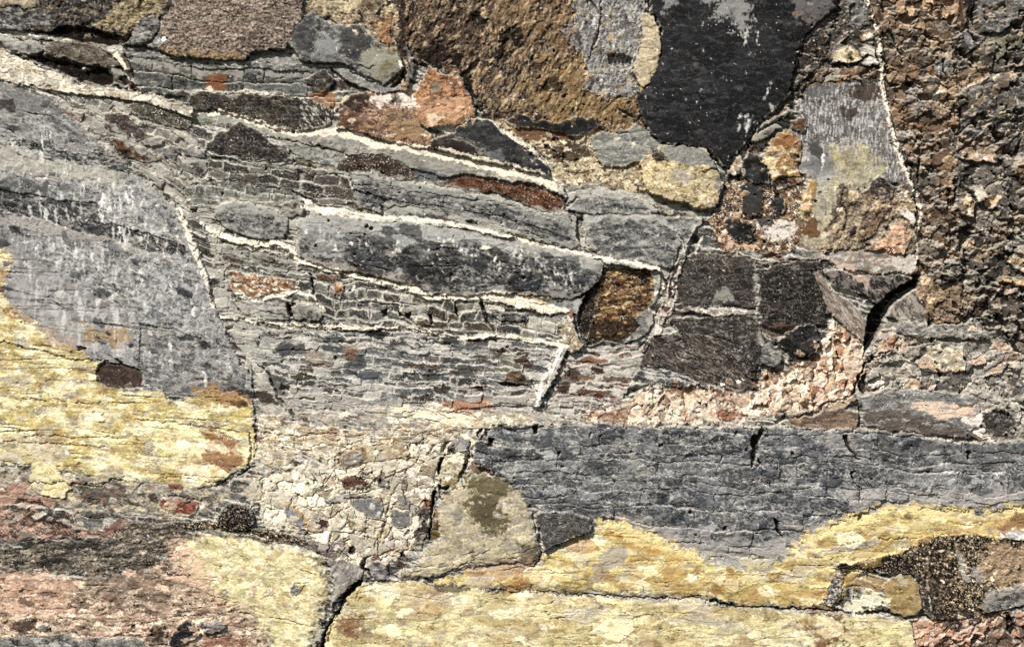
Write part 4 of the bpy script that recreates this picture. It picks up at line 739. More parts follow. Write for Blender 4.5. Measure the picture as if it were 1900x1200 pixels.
R('cobble', 'pale grey oval cobble right of the grey green cobble', 'cobble', '342,276 360,272 384,280 382,292 360,292 344,288', 14, 'slate', base='85898a', dome=(4, 6), rim=None, bed=None)
R('cobble', 'smooth pale disc of stone below the purplish dark stone', 'cobble', '262,262 286,254 304,262 300,272 280,272 268,270', 15, 'slate', base='a09f92', dome=(3, 6), rim=None, bed=None)
R('rock_block', 'dark block under the pale grey oval cobble', 'rock block', '342,292 366,292 382,300 384,316 372,330 354,318 344,304', 12, 'darkblock', base='48473f')
R('rock_block', 'broad blackish grey block bulging under the start of the bright ledge', 'rock block', '400,256 404,242 420,246 436,232 448,228 470,238 488,248 500,262 520,276 538,280 544,296 500,300 440,294 400,286 386,276 390,262', 14, 'darkblock', base='47413d', lay=[('5d4f45', 30, 12, .05, .12, .8), ('343332', 20, 10, .15, .1, .8)], dust=.2, rim=None, dome=(4, 14))
R('rock_layer', 'brown grey courses of short blocks under the bulging blackish block', 'rock layer', '380,290 440,296 500,302 560,304 620,316 648,330 656,372 640,380 600,380 560,372 520,350 470,344 420,336 390,330', 9, 'blocky', ang=8, parts='stone', pal=[('403c37', 3), ('524942', 3), ('5b4c3f', 2), ('6c6a60', 2)], cells=('b', 60, 17, 2.5, 3, 1.4, 6), base='77756a', edge=3, minp=150)
R('rock_layer', 'dusty grey band with faint ripples right under the bright ledge', 'rock layer', '500,258 560,268 640,284 660,300 640,312 600,306 560,296 540,280', 10, 'dusty', base='9c9c8e', ang=20)
R('rock_block', 'dark brown block under the middle of the bright ledge', 'rock block', '622,312 640,290 680,284 720,290 750,306 784,322 770,334 740,334 700,330 650,318', 12, 'brown', base='4c4036', lay=[('604a37', 20, 9, .05, .1, .8)], ang=10, spk=(.3, .8))
R('rock_block', 'long rust red block directly under the lower end of the bright ledge', 'rock block', '806,340 850,326 862,322 900,328 936,336 1000,344 1044,364 1046,380 1040,396 1006,394 960,374 936,360 880,356 840,350', 11, 'brown', base='75482f', lay=[('8a5a35', 26, 8, .0, .1, .8), ('462f24', 22, 7, .1, .1, .8)], ang=10, bed=(7, 1.6), spk=(.4, .5))
ST('806,340 860,322 900,330 860,344', '72432c', .5, 6); ST('780,318 840,322 850,334 800,340 770,332', '70767a', .8, 8)
R('flat_rock', 'long dark slate slab stepping down to the right below the rust red block', 'flat rock', '652,318 680,322 740,336 800,344 850,354 880,362 930,364 960,380 1010,396 1050,398 1068,420 1076,452 1060,462 1000,448 940,430 890,416 840,404 780,406 716,400 664,384 654,360', 16, 'slate', base='4d5052', ang=12, cells=('b', 150, 44, 3, 5, 1.6, 5), parts='block', lay=[('6f7372', 30, 10, .1, .1, .7), ('94968f', 14, 6, .28, .06, .7)], rim=('989a93', 7, .85), bed=(10, 1.4), minp=300)
R('rock_layer', 'narrow bed of small grey blocks with one dark rectangular hole', 'rock layer', '706,388 760,382 830,396 890,412 940,428 920,432 860,420 800,416 740,412 708,406', 13, 'darkblock', base='6e716d', ang=6, rim=('a5a599', 3, .8))
PIT('862,410 874,408 886,412 888,420 868,418', 8, '2d2624')
K('652,326,1.5 654,340,2.4 656,346,1.2', 2, 16); K('656,344 676,346 694,346', 1.4, 8); K('708,382,2 710,396,2.6 714,412,2', 2, 14); K('566,360 569,378', 1.4, 10); K('656,346 660,366 666,390', 1.2, 4)
R('rock_block', 'dark green black upright strip between two pale edges', 'rock block', '1070,402 1082,402 1084,430 1076,454 1070,440', -2, 'darkblock', base='2c2e2a', rim=None)
ST('1060,400 1070,402 1074,450 1068,452', 'a8a89c', .8, 3); ST('1084,402 1096,402 1088,450 1080,456', 'a8a89c', .8, 3)
R('rock_block', 'oval dark slate stone with pale rims above the branching white seam', 'rock block', '398,400 400,384 420,374 450,376 480,378 510,390 536,402 540,420 530,440 500,446 460,440 420,424', 17, 'slate', base='474a4c', dome=(4, 12), lay=[('8b8e8b', 16, 7, .05, .08, .8)], rim=('a2a298', 6, .9), ang=8)
R('rock_block', 'brown rounded block at the right end of the small courses', 'rock block', '516,380 530,368 550,370 566,386 562,398 540,404 524,396', 16, 'darkblock', base='574b3b', dome=(3, 6))
R('rock_layer', 'pale ledge of dust under the small courses', 'rock layer', '540,352 566,366 600,384 650,390 700,402 760,408 820,410 900,424 960,440 920,442 850,424 760,418 690,412 620,402 570,392 560,374', 15, 'ledge', tilt=(0, .4), base='c4beac')
R('rock_layer', 'small brick like blocks of grey and brown beside the left fault', 'rock layer', '340,350 380,334 430,338 480,346 530,352 560,374 540,372 520,380 500,388 460,376 410,374 396,392 360,396 344,380', 8, 'fine', ang=8, parts='stone', cells=('b', 36, 18, 2, 3, 1.6, 4), base='8d8d7f', pal=[('5f6157', 3), ('7b7d71', 3), ('654f3f', 1.4), ('6d7274', 1.5)])
# ---- large dark slab C7
R('flat_rock', 'large dark slate slab with white chalky runs in the centre', 'flat rock', '548,470 552,440 556,412 580,398 640,402 700,412 760,416 850,424 920,438 980,452 1060,466 1120,488 1112,520 1086,546 1060,556 1010,550 960,546 900,544 840,550 800,548 770,530 720,518 640,504 580,488', 20, 'slate', base='434547', lay=[('6c6f6f', 18, 9, .12, .08, .7), ('34363a', 50, 14, .1, .12, .7)], dome=(5, 14), bev=(7, 5), rim=('a3a198', 6, .85), rimup=16, ang=6, fac=[(60, 22, 2.2, 6, 1.2, 1.5), (16, 9, .8, 2.4, .7, .5)])
ST('560,410 700,410 850,424 960,446 940,470 860,450 780,480 700,450 600,450', 'a2a49e', .8, 16, n=(10, 8, .12)); ST('550,420 590,400 620,430 640,470 600,480 560,460', '9fa19b', .6, 14, n=(9, 8, .12)); ST('1000,460 1100,480 1090,500 1020,480', 'a3a49d', .7, 10, n=(12, 7, .08))
DRIP('700,430 860,440 1000,470 1080,490 1060,530 960,500 820,460 710,470', 70, L=(6, 22), seed=11); DRIP('570,430 700,430 700,490 600,470', 26, L=(4, 14), seed=12); DRIP('940,440 1070,480 1050,520 950,490', 26, L=(10, 26), w=(1.4, 3.2), seed=13)
PIT('836,510 842,504 844,518 838,522', 8); K('760,520,1 800,510,1.4 850,498,1', 1, 3); PIT('998,456 1010,450 1018,458 1006,460', 7)
ST('700,480 780,470 840,500 820,540 760,520', '343638', .6, 16); 
R('rock_ledge', 'pale dusty slope to the right of the centre slab leading to the grey rounded block', 'rock ledge', '1000,454 1060,462 1100,472 1160,484 1220,496 1226,504 1180,498 1120,486 1060,470', 21, 'ledge', base='aaa89c', tilt=(0, .5))
# ---- branching white seam
R('mineral_vein', 'branching chalk white seam under the large dark slate slab', 'mineral vein', '376,414,6 392,430,8 420,442,7 460,450,7 500,452,8 530,458,8 548,470,6 560,486,5 590,496,4 620,504,4 660,514,5 700,526,5 740,530,5 770,538,6 796,554,7 830,556,5 870,552,5 900,548,8 930,552,12 960,560,14 1000,568,11 1040,574,8 1064,580,5', 17, 'ledge', line=True, base='d6cdb4', ang=12, lay=[('b9ab86', 20, 6, .14, .08, .8), ('e6dfcc', 24, 5, .0, .1, .8)])
ST('900,540 960,544 1010,560 1030,572 980,566 930,554', 'b8935a', .8, 5, n=(16, 6, 0)); ST('540,470 640,496 760,520 790,546 700,522 600,496', 'ab9d8a', .6, 4)
R('flat_rock', 'grey smooth pocket between the slate slab and the golden recess', 'flat rock', '1006,560 1060,556 1090,546 1076,566 1070,580 1040,570', 12, 'smooth', base='7f817e')
# ---- brick band
R('rock_layer', 'band of small dark olive and brown bricks beneath the branching white seam', 'rock layer', '384,436 400,440 440,456 500,462 540,470 556,488 600,502 660,520 720,532 770,546 800,560 850,560 900,556 960,574 1040,584 1056,600 1050,632 1000,628 940,620 860,620 800,616 740,612 690,606 640,600 560,590 500,584 440,560 410,520', 8, 'blocky', ang=7, parts='brick', cells=('b', 42, 18, 3, 3.5, 1.6, 6), base='a8a598', pal=[('3f423f', 3), ('4e504c', 2), ('55432f', 1.4), ('5e5c40', 1), ('6b6c66', 2), ('7a4f35', .6), (None, 1.2)], edge=4, minp=110)
R('rock_block', 'olive brown blocks tucked right under the left of the white seam', 'rock layer', '390,450 430,462 500,466 540,478 552,494 520,504 480,500 440,496 410,486', 12, 'darkblock', base='57513c', cells=('b', 40, 16, 2, 3, 1.6, 5), pal=[('544f3b', 3), ('48473f', 3), ('5f584a', 1)], ang=6)
R('rock_layer', 'rust and white crusty streak among the olive bricks', 'rock layer', '422,504 470,506 530,516 560,536 540,546 500,548 460,552 430,540 424,520', 10, 'orange', base='b08c68', lay=[('ded2ba', 14, 7, .05, .08, .9), ('71513a', 14, 7, .08, .08, .85), ('a5602c', 12, 7, .26, .06, .8)], ang=6, soft=4)
ST('440,546,2 480,556,3 520,548,3 550,542,3 580,548,2 590,566,1.5 604,576,1.5', 'e0d8c4', .9, 1.5, line=True, w=3, n=(9, 5, -.1), ridge_h=2)
R('rock_block', 'dark grey brick left of the tall black slit', 'rock block', '440,560 478,556 530,560 540,580 536,594 500,592 460,584 440,572', 13, 'slate', base='4f5254', parts=None)
R('rock_block', 'olive brown brick right of the tall black slit', 'rock block', '540,562 580,566 598,584 592,596 560,594 544,594', 14, 'darkblock', base='57523f')
R('rock_block', 'bright orange brown brick in the olive band', 'rock block', '616,528 636,526 640,550 622,548', 13, 'orange', base='a4724a')
R('rock_block', 'flat reddish brown brick under the white seam', 'rock block', '586,506 614,508 634,514 638,526 610,526 586,524', 12, 'brown', base='5f4838')
R('rock_block', 'mustard coloured brick among dark bricks', 'rock block', '766,594 790,592 800,602 776,604', 13, 'brown', base='716338')
R('rock_block', 'dark slate brick near the right end of the olive band', 'rock block', '912,574 940,578 978,582 980,596 950,598 926,592 910,584', 14, 'slate', base='424548', rim=None)
for q in ['573,506 578,508 582,528 586,546 580,546 576,526', '534,560 542,566 544,590 538,588 534,576', '888,550 896,556 902,576 912,600 920,618 912,610 900,594 892,572', '843,554 850,572 852,596 846,580', '795,582 802,584 803,600 798,600', '706,574 720,572 720,588 710,590', '752,584 764,576 762,598 754,592', '740,574 752,588 744,590', '590,606 596,600 600,618 592,616', '622,646 632,650 640,660 626,652', '494,606 500,608 502,620 496,618']:
    PIT(q, 16, '2b241f')
K('622,552 660,558 720,566 760,570', 1.2, 6); K('540,596 570,598 596,600', 1.3, 8); K('900,566 930,564', 1.2, 5)
R('mineral_vein', 'thin cream line dividing the olive bricks from the fine grey courses', 'mineral vein', '410,592,4 460,590,3 520,602,3 600,606,2 680,610,4 740,608,3 800,614,3 850,626,3.5 900,624,3 950,624,4 990,634,5 1040,642,5 1056,640,4', 13, 'ledge', line=True, base='d3cbb4', ang=6)
# ---- fine courses below
R('rock_layer', 'fine grey courses of thin chips in the lower middle', 'rock layer', '416,600 520,608 640,612 740,616 850,630 960,632 1040,646 1052,660 1020,710 1000,740 960,750 860,756 760,764 680,760 600,756 540,750 500,716 460,670 430,630', 8, 'fine', ang=5, parts='chip', minp=90)
ST('480,700 560,720 700,735 860,740 1000,730 990,760 700,770 540,760', 'aaa59b', .75, 18, n=(30, 9, 0)); ST('560,650 620,648 620,680 570,690', '94785f', .5, 14, n=(12, 6, .1))
ST('870,730 1000,720 1000,750 880,756', 'a9a49c', .7, 10)
R('rock_block', 'brown tufted stone above a flat black gap in the grey courses', 'rock block', '938,700 944,688 966,686 984,700 992,712 970,714 946,710', 14, 'brown', base='6b5a40'); PIT('924,710 940,706 962,712 980,716 940,720', 12, '201c19')
for q in ['830,624 838,628 866,636 862,640 836,640']: pass
for (x, y, w, h, c) in [(930, 656, 16, 10, '5f4a3c'), (968, 664, 14, 16, '5b3f30'), (982, 676, 12, 8, '5b4232'), (884, 720, 14, 7, '4f3329'), (900, 712, 10, 6, '4a352b'), (752, 736, 16, 10, '57483e'), (790, 738, 18, 8, '443b36'), (820, 722, 18, 8, '4d4037'), (840, 634, 18, 16, '4c5155'), (620, 640, 22, 22, '5a5f63'), (540, 646, 30, 18, '54585b'), (502, 628, 26, 14, '5b5f60'), (660, 672, 20, 26, '596063'), (700, 620, 22, 14, '35332f'), (650, 650, 14, 26, '8a6b54'), (860, 690, 24, 14, '5a5b50'), (736, 640, 20, 12, '484a46'), (800, 696, 22, 10, '4d4e48'), (690, 700, 26, 14, '5f666a'), (560, 700, 24, 10, '5d5646'), (766, 700, 20, 10, '4b4c49'), (900, 660, 22, 9, '5c5d52'), (870, 642, 30, 10, '666a6c')]:
    ST(' '.join('%g,%g' % (x + w * math.cos(t) * (1 + .25 * math.sin(3 * t + x)), y + h * .8 * math.sin(t)) for t in np.arange(0, 6.2, .7)), c, .9, 4, n=(9, 6, 0), hard=.08, ridge_h=-1.2)
# ---- left leaning white log seam and its right
R('rock_layer', 'pale grey bed with rusty chips right of the leaning white seam', 'rock layer', '1056,640 1090,642 1140,642 1180,632 1196,650 1184,690 1160,730 1140,760 1060,770 1010,760 1030,710 1050,680', 7, 'fine', ang=3, base='aea89c', pal=[('6b4a38', 3), ('7c5a44', 1.5), ('8e8b84', 1), (None, 5)], edge=3)
for (x, y, w, h, c) in [(1100, 668, 24, 8, '8f5c3c'), (1066, 692, 18, 11, '4d382d'), (1110, 688, 14, 10, '533b2e'), (1046, 718, 14, 10, '4a2f25'), (1080, 726, 16, 9, '6d4935'), (1112, 732, 8, 9, '7d4c32'), (1090, 702, 16, 7, '8a6a50')]:
    ST(' '.join('%g,%g' % (x + w * math.cos(t) * (1 + .25 * math.sin(3 * t + x)), y + h * .9 * math.sin(t)) for t in np.arange(0, 6.2, .7)), c, .9, 4, n=(9, 6, 0), hard=.08, ridge_h=-1.5)
R('mineral_vein', 'thick leaning white seam with black flecks at the centre of the lower face', 'mineral vein', '1058,590,8 1056,610,10 1050,632,9 1040,654,10 1026,684,11 1012,712,11 998,742,9 988,764,7 984,772,4', 24, 'ledge', line=True, keep=1, base='d9d4c8', ang=-65, lay=[('2f2c2b', 22, 4.5, .2, .04, .95), ('b9b4a8', 26, 6, .1, .08, .7)], bev=(7, 5), dome=(4, 5))
R('rock_block', 'tan knuckle of stone at the head of the leaning white seam', 'rock block', '1036,600 1050,588 1062,596 1072,618 1080,640 1076,652 1062,656 1050,646 1040,630', 26, 'cream', base='a99a7c', lay=[('8d7e62', 9, 14, .05, .1, .8), ('d3cab4', 10, 12, .15, .08, .8)], dome=(4, 6)); ST('1056,576 1064,574 1066,586 1058,588', '94502f', .9, 3)
# ================================================================== left grey mass
R('rock_mass', 'large dusty grey slate face with white runs at the left edge', 'rock mass', '-160,146 0,150 40,166 100,190 150,230 190,270 240,320 300,356 330,392 352,430 376,480 392,530 404,580 420,620 440,660 468,700 474,742 420,730 340,738 300,730 240,726 180,700 160,660 100,640 60,610 20,580 0,566 -160,500', 12, 'dusty', ang=16, strk=(6, 18, .2, .6, 6), soft=3)
R('rock_layer', 'rubbly grey upper band of the left slate face', 'rock layer', '-160,160 0,160 60,176 120,206 160,240 200,280 250,318 240,320 200,306 140,290 80,276 30,272 -160,262', 10, 'dusty', ang=20, base='93938e', fade=12)
ST('0,160 60,176 90,200 60,214 0,205', '85837f', .6, 10); ST('0,186 24,186 28,204 0,206', '473b39', .8, 4); ST('74,182 120,190 116,212 76,204', '5d5d5e', .7, 8); ST('100,170 106,172 112,186', 'e6e0d2', .9, 2)
R('rock_block', 'long dark step across the upper left slate face', 'rock ledge', '20,262 60,258 74,264 100,278 130,284 170,286 180,278 196,286 224,298 238,310 242,328 226,318 200,312 150,306 100,296 70,282 50,274 20,270', 8, 'slate', base='46484a', ang=14, rim=None, dust=.1)
R('rock_block', 'rounded dark lump at the right end of the long dark step', 'rock block', '192,300 220,298 234,304 242,326 226,316 200,312', 14, 'slate', base='505254', rim=None)
ST('0,270 60,280 120,300 200,312 240,330 220,350 120,330 0,310', 'b1ae9f', .75, 16, n=(16, 8, .0)); ST('0,330 90,340 90,360 0,352', '4b4d50', .6, 8)
R('rock_layer', 'smooth dark slate strip across the middle of the left face', 'rock layer', '-160,350 0,350 84,366 110,372 180,376 200,410 240,424 300,440 346,460 350,480 300,474 240,458 190,440 120,424 90,410 60,404 0,392 -160,380', 7, 'slate', base='47494b', ang=10, lay=[('5e6063', 50, 12, .1, .1, .8)], rim=None, dust=.15, fac=[(60, 20, 1.2, 3, 1, .8)])
ST('0,396 60,408 160,430 260,460 350,486 300,480 180,450 60,424 0,412', 'a09c92', .8, 7, n=(24, 6, 0))
DRIP('20,320 240,320 320,380 340,440 240,420 60,390', 60, L=(6, 24), seed=21, ang=-4); DRIP('170,350 200,350 200,380 180,380', 4, L=(24, 34), w=(2, 3), seed=22, ang=-8); DRIP('210,390 330,390 340,460 230,450', 24, L=(10, 30), w=(1.4, 3), seed=23, ang=-4)
DRIP('40,420 380,480 400,600 260,560 60,470', 90, L=(8, 34), w=(1.4, 3.4), seed=24, ang=4, col='bcbbb6')
R('flat_rock', 'smooth pale grey skin with long faint vertical runs at the left', 'flat rock', '-160,440 0,430 30,440 60,460 120,500 180,540 240,580 262,620 256,660 262,700 220,690 180,664 160,656 100,640 60,612 20,582 0,566 -160,520', 10, 'smooth', ang=8, soft=8, fade=26)
DRIP('40,480 230,540 240,640 100,600', 26, L=(26, 70), w=(2, 5), seed=25, ang=6, col='b9b7b4', h=.4)
R('rock_layer', 'smooth slate lower right corner of the left grey face', 'flat rock', '262,600 330,610 400,640 440,680 460,720 420,730 340,738 300,728 268,712 258,680', 9, 'slate', base='7b7d7d', ang=8, lay=[('9c9c98', 26, 12, .0, .1, .8), ('505356', 18, 9, .2, .08, .8)], rim=None)
DRIP('240,600 440,640 430,700 260,690', 24, L=(14, 40), w=(1.4, 3), seed=26, ang=3)
R('rock_layer', 'ochre stained rim along the left edge above the yellow rock', 'rock crust', '-160,470 0,462 22,468 30,480 16,510 8,540 30,570 80,600 110,630 170,656 140,654 90,640 40,610 0,590 -160,540', 11, 'yellow', base='b3925c', soft=3)
ST('150,606 240,612 246,636 200,644 160,636', 'a98a58', .75, 12, n=(16, 8, .05)); ST('40,590 140,620 150,640 80,630', 'aa9684', .6, 12)
# ---- yellow left
R('flat_rock', 'big buttery yellow flaking slab at the lower left', 'flat rock', '-160,560 0,568 30,590 86,618 92,636 120,644 160,652 176,664 196,672 184,690 190,712 230,722 300,724 322,746 350,734 370,726 400,722 440,728 470,742 474,780 476,830 470,866 440,872 400,900 300,912 250,910 160,880 100,868 0,862 -160,860', 13, 'yellow', ang=3, soft=6, fade=6)
R('rock_block', 'smooth chocolate brown sunken patch between grey face and yellow slab', 'rock hollow', '180,692 184,678 196,668 232,676 262,684 268,702 268,718 240,722 200,720 186,708', 5, 'brown', base='5b4940', lay=[('6a584c', 24, 10, .1, .12, .7)], fac=[], rough=(.8, .6, .5), dust=.1, spk=(.2, .2))
PIT('140,642 152,640 164,648 160,652 146,650', 7, '3a2c26'); PIT('214,664 222,666 232,676 256,682 268,694 250,682 224,678', 5, '3a2e27')
K('-100,640 0,634 60,646 110,660 150,668 190,668', 1.6, 5, '4a3a2a'); K('190,650 240,680 270,688', 1.3, 5); K('0,800 60,806 130,812 220,812', 1.5, 6); K('0,822 60,820 140,826 200,830', 1.6, 6); K('230,776,1 300,782,1.6 380,790,1.6 440,800,1.2 476,802,1', 1.5, 7); K('110,740 130,760 150,780', 1, 4); K('0,856 60,862 130,864', 1.4, 5); K('300,884 380,892 440,900', 1.3, 5); K('60,740 140,748 200,748', 1.2, 4); K('20,710 90,716', 1, 4)
ST('380,800 420,796 450,810 462,840 455,866 420,870 360,868 376,840', '9c6238', .75, 20, n=(12, 8, .1)); ST('390,716 440,720 466,744 450,756 410,752', 'a0683e', .75, 10, n=(12, 8, .02)); ST('360,720 400,716 410,730 370,736', 'a88552', .8, 6); ST('420,742 460,744 466,756 440,758', '3b2b22', .8, 3, n=(7, 5, .1))
ST('300,790 380,800 380,850 320,840', 'd8cda0', .6, 16); ST('0,700 60,696 60,716 10,724', 'a59e92', .6, 8); ST('0,806 130,812 120,856 0,850', 'a8a093', .5, 14, n=(40, 8, 0))
R('rock_layer', 'grey mauve stained bed with dark cracks below the yellow slab', 'rock layer', '-160,856 0,858 60,864 150,868 250,884 300,890 400,896 440,900 430,930 380,960 300,968 250,960 200,960 120,950 60,930 0,920 -160,930', 9, 'pink', fade=16, soft=6, base='a89f8a', ang=4, lay=[('8e877c', 40, 12, .02, .12, .8), ('c4b98c', 30, 10, .12, .1, .7), ('57504a', 14, 7, .26, .06, .85)])
ST('-20,890 60,900 110,930 90,950 0,950', 'b58c74', .75, 14); ST('140,890 240,900 230,940 160,930', '3d3733', .6, 12, n=(12, 6, .08)); ST('250,890 300,888 320,910 260,912', 'a3a099', .7, 8)
R('rock_block', 'bright cream yellow square flake at the lower left', 'rock block', '57,862 70,856 110,862 122,884 134,890 134,906 120,926 96,924 62,908 58,890', 15, 'yellow', base='d6cb96', lay=[('c6b678', 20, 8, .1, .1, .6)], bev=(3, 2)); K('57,892 90,896 134,896 160,898 190,904', 1.4, 7, '4a3c2c')
R('rock_block', 'brick red angular stone left of the black tufted lump', 'rock block', '300,924 318,920 350,924 374,928 366,944 350,956 330,954 310,944 296,940', 13, 'orange', base='8e4c3a', lay=[('a8614c', 12, 7, .1, .1, .8)], spk=(.2, .2), rim=None); K('304,920 340,922 376,928', 1.8, 8); ST('366,940 384,930 388,940 362,956', 'cfc8bc', .8, 4)
K('190,900,1 210,888,2 230,892,1', 1.5, 8, '3a3330'); K('150,905 170,924 196,938', 1.5, 6); K('160,934 190,937', 1.3, 6); K('464,800,2 466,840,3 462,870,3 440,884,1.2 400,896,1', 2, 8, '5a4c38')
# ---- lower left pink etc
R('rock_layer', 'dark red brown gritty seam at the far lower left', 'rock layer', '-160,930 0,930 60,944 100,950 140,968 190,974 240,966 260,980 230,1000 140,1004 80,1004 0,1010 -160,1010', 9, 'pink', fade=12, soft=6, base='94705a', ang=3, lay=[('6d463a', 40, 9, .0, .1, .8), ('4a403a', 12, 7, .14, .06, .9), ('c29a80', 24, 8, .14, .08, .8)])
ST('60,944 110,958 140,976 120,980 70,966 50,956', '3b3633', .85, 7, n=(9, 6, .05)); ST('180,980 240,962 250,968 200,986', '84564a', .8, 5)
R('rock_layer', 'grey brown striated bed between red seam and salmon rock', 'rock layer', '-160,1004 0,1006 60,1002 160,998 200,990 240,972 280,958 330,952 360,966 350,990 336,1010 320,1030 280,1046 200,1070 120,1068 60,1062 0,1064 -160,1070', 10, 'speck', base='6c6459', ang=-3, lay=[('8f887a', 40, 6, .0, .1, .8), ('45423f', 44, 7, .14, .08, .9), ('b3a48a', 12, 5, .28, .06, .8)], bed=(7, 1.6), spk=(.5, .6), fade=14, soft=6)
ST('40,1006 150,1000 184,1008 186,1022 90,1018 50,1016', '3c3a38', .75, 8, n=(34, 5, 0)); ST('76,1030 130,1028 134,1046 80,1048', '3e3c3a', .8, 6, n=(26, 5, 0)); K('40,1003 120,1000 170,1003', 1.3, 5)
R('rock_layer', 'salmon pink and brown weathered bed in the lower left corner', 'rock layer', '-160,1066 0,1062 60,1060 130,1066 200,1068 290,1040 330,1010 350,1000 380,1060 400,1090 440,1110 480,1130 500,1170 510,1340 -160,1340', 10, 'pink', ang=2, fade=14)
ST('0,1066 140,1070 130,1120 100,1140 0,1140', 'c6a084', .6, 18, n=(20, 9, .05)); ST('140,1075 280,1055 330,1080 300,1130 180,1120', '7b6a5a', .55, 20, n=(16, 7, .05)); ST('20,1150 70,1150 66,1172 20,1170', '4a3c34', .8, 7, n=(7, 5, .05)); ST('270,1080 330,1076 340,1100 280,1110', '8f7c60', .5, 12)
R('rock_layer', 'flat grey strip along the bottom left edge', 'rock layer', '-160,1176 0,1180 120,1174 200,1180 270,1184 290,1200 280,1340 -160,1340', 14, 'slate', base='8a857d', rim=None, ang=2)
R('rock_block', 'black broken lump near the bottom left', 'rock block', '310,1194 322,1172 336,1152 352,1148 366,1158 374,1172 366,1184 346,1192 330,1198', 20, 'bigslate', base='333436')
R('rock_block', 'dark brown lump left of the black broken lump', 'rock block', '270,1186 276,1166 290,1156 306,1160 312,1176 306,1192 280,1190', 17, 'brown', base='574740')
R('rock_block', 'neat grey brick shaped stone at the bottom left', 'rock block', '371,1150 384,1146 410,1148 422,1156 418,1166 404,1172 380,1172 372,1162', 24, 'slate', base='5f656a', rim=('9a9a94', 3, .6), bev=(6, 3))
R('rock_block', 'low grey stone near the left end of the bottom strip', 'rock block', '68,1160 80,1155 96,1158 98,1166 76,1168', 16, 'slate', base='65666a', rim=None)
ST('370,1178 400,1176 470,1190 470,1200 380,1200', '9a6047', .6, 9, n=(10, 6, .1))
R('rock_mass', 'pale lemon yellow rounded lobe left of the lower crack', 'rock mass', '330,1010 344,990 380,978 430,980 480,990 540,1004 590,1018 610,1036 622,1070 618,1100 606,1140 596,1176 590,1200 584,1340 500,1340 490,1190 460,1150 420,1120 380,1110 350,1080 336,1050', 16, 'yellow', base='cfc48e', ang=6, lay=[('dcd6ae', 26, 14, .0, .14, .7), ('b3a25e', 26, 12, .14, .1, .6), ('b89f84', 22, 10, .26, .08, .7)], hair=(90, 14, 2, .02), dome=(6, 24), bed=None, soft=9, fade=26)
ST('310,1010 350,1000 380,1040 400,1100 460,1130 420,1130 360,1090', 'cfae92', .65, 16, n=(12, 8, .0)); R('pebble', 'small grey pebble stuck in the lemon yellow lobe', 'pebble', '538,1084 546,1078 556,1082 568,1084 564,1092 554,1100 542,1102', 23, 'slate', base='76767a', rim=None); R('pebble', 'tiny pinkish pebble left of the small grey pebble', 'pebble', '490,1094 504,1090 514,1096 504,1104 490,1104', 20, 'cream', base='b59578')
R('rock_layer', 'black speckled seam running right from the tufted lump', 'rock layer', '320,968 380,964 420,970 470,980 520,982 560,994 590,1004 620,1010 634,1022 626,1034 600,1026 560,1012 500,1000 440,988 400,984 340,978', 15, 'speck', base='403a38', ang=10)
R('boulder', 'round black tufted lump at lower left', 'boulder', '404,976 408,950 422,934 440,930 462,936 472,950 472,970 462,982 430,982', 22, 'speck', base='2a2624', dome=(9, 8), lay=[('5a524a', 6, 8, .15, .06, .9), ('a59a8a', 5, 5, .34, .04, .8)], ang=40)
PIT('466,930 478,924 478,936 470,936', 8)
# ---- crackled pale zone
R('rock_mass', 'pale grey smooth bed under the fine courses with a dark crack on its left', 'rock layer', '474,742 470,700 450,660 470,664 500,700 540,744 600,756 680,762 760,766 860,758 1000,752 1060,770 1100,790 1000,796 920,794 700,800 560,790 480,780', 9, 'smooth', fade=16, base='a8a397', lay=[('c2bba8', 34, 10, .05, .1, .8), ('8f8d88', 26, 8, .16, .1, .7), ('8a7050', 16, 8, .3, .06, .7)], mot=.12, spk=(.3, .3), strk=None, soft=3)
R('mineral_vein', 'thin white line beside the black crack at left of the fine courses', 'mineral vein', '326,386,3 334,402,5 346,424,6 358,450,6 370,476,5 382,510,4.5 390,540,3 398,568,2', 20, 'ledge', line=True, base='dbd3c0', ang=65)
ST('455,656,4 470,676,5 478,690,5 486,700,3', 'e2dac6', .9, 2, line=True, w=4, n=(6, 5, 0)); K('460,664,1 470,690,2 486,690,1.5', 1.6, 6); K('478,674,1 496,690,2.4 508,712,2.8 518,740,3.2 530,756,3 544,768,1.6 546,796,1.2', 2, 18); ST('496,690 530,700 538,730 520,738 504,716', '65665c', .75, 6); ST('430,716 500,730 524,752 500,750 440,730', '3e322c', .8, 4, n=(12, 6, .0)); PIT('392,536 398,548 402,566 396,560 390,546', 10)
R('rock_mass', 'tan and cream cracked bed between yellow slab and pale crackled zone', 'rock mass', '474,752 540,772 600,784 680,792 760,786 860,764 980,758 990,790 920,796 880,806 830,816 740,840 650,842 600,860 560,850 520,880 470,880 474,820', 10, 'cream', fade=18, soft=8, base='bfb598', ang=6, fac=[(60, 20, 1.6, 4, 1, 3), (18, 10, 1, 3, .7, 1.2)], hair=(70, 10, 3, .04))
ST('820,742 900,740 910,756 860,768 830,756', 'b57e5a', .8, 8, n=(12, 5, .0)); ST('720,750 820,752 900,770 860,790 740,780', 'dcd2b0', .7, 16, n=(16, 8, 0)); K('475,768 477,800 472,850', 1.4, 6); K('480,800 520,806 560,810 600,806', 1.3, 6); K('546,796 548,830 552,860', 1.2, 6); ST('516,776 530,774 540,786 524,792', '4b3a30', .8, 3, n=(5, 4, .1)); ST('560,776 574,780 570,790 556,786', '54443a', .8, 3, n=(5, 4, .1)); ST('560,790 620,800 640,812 580,806', 'b88d68', .6, 7)
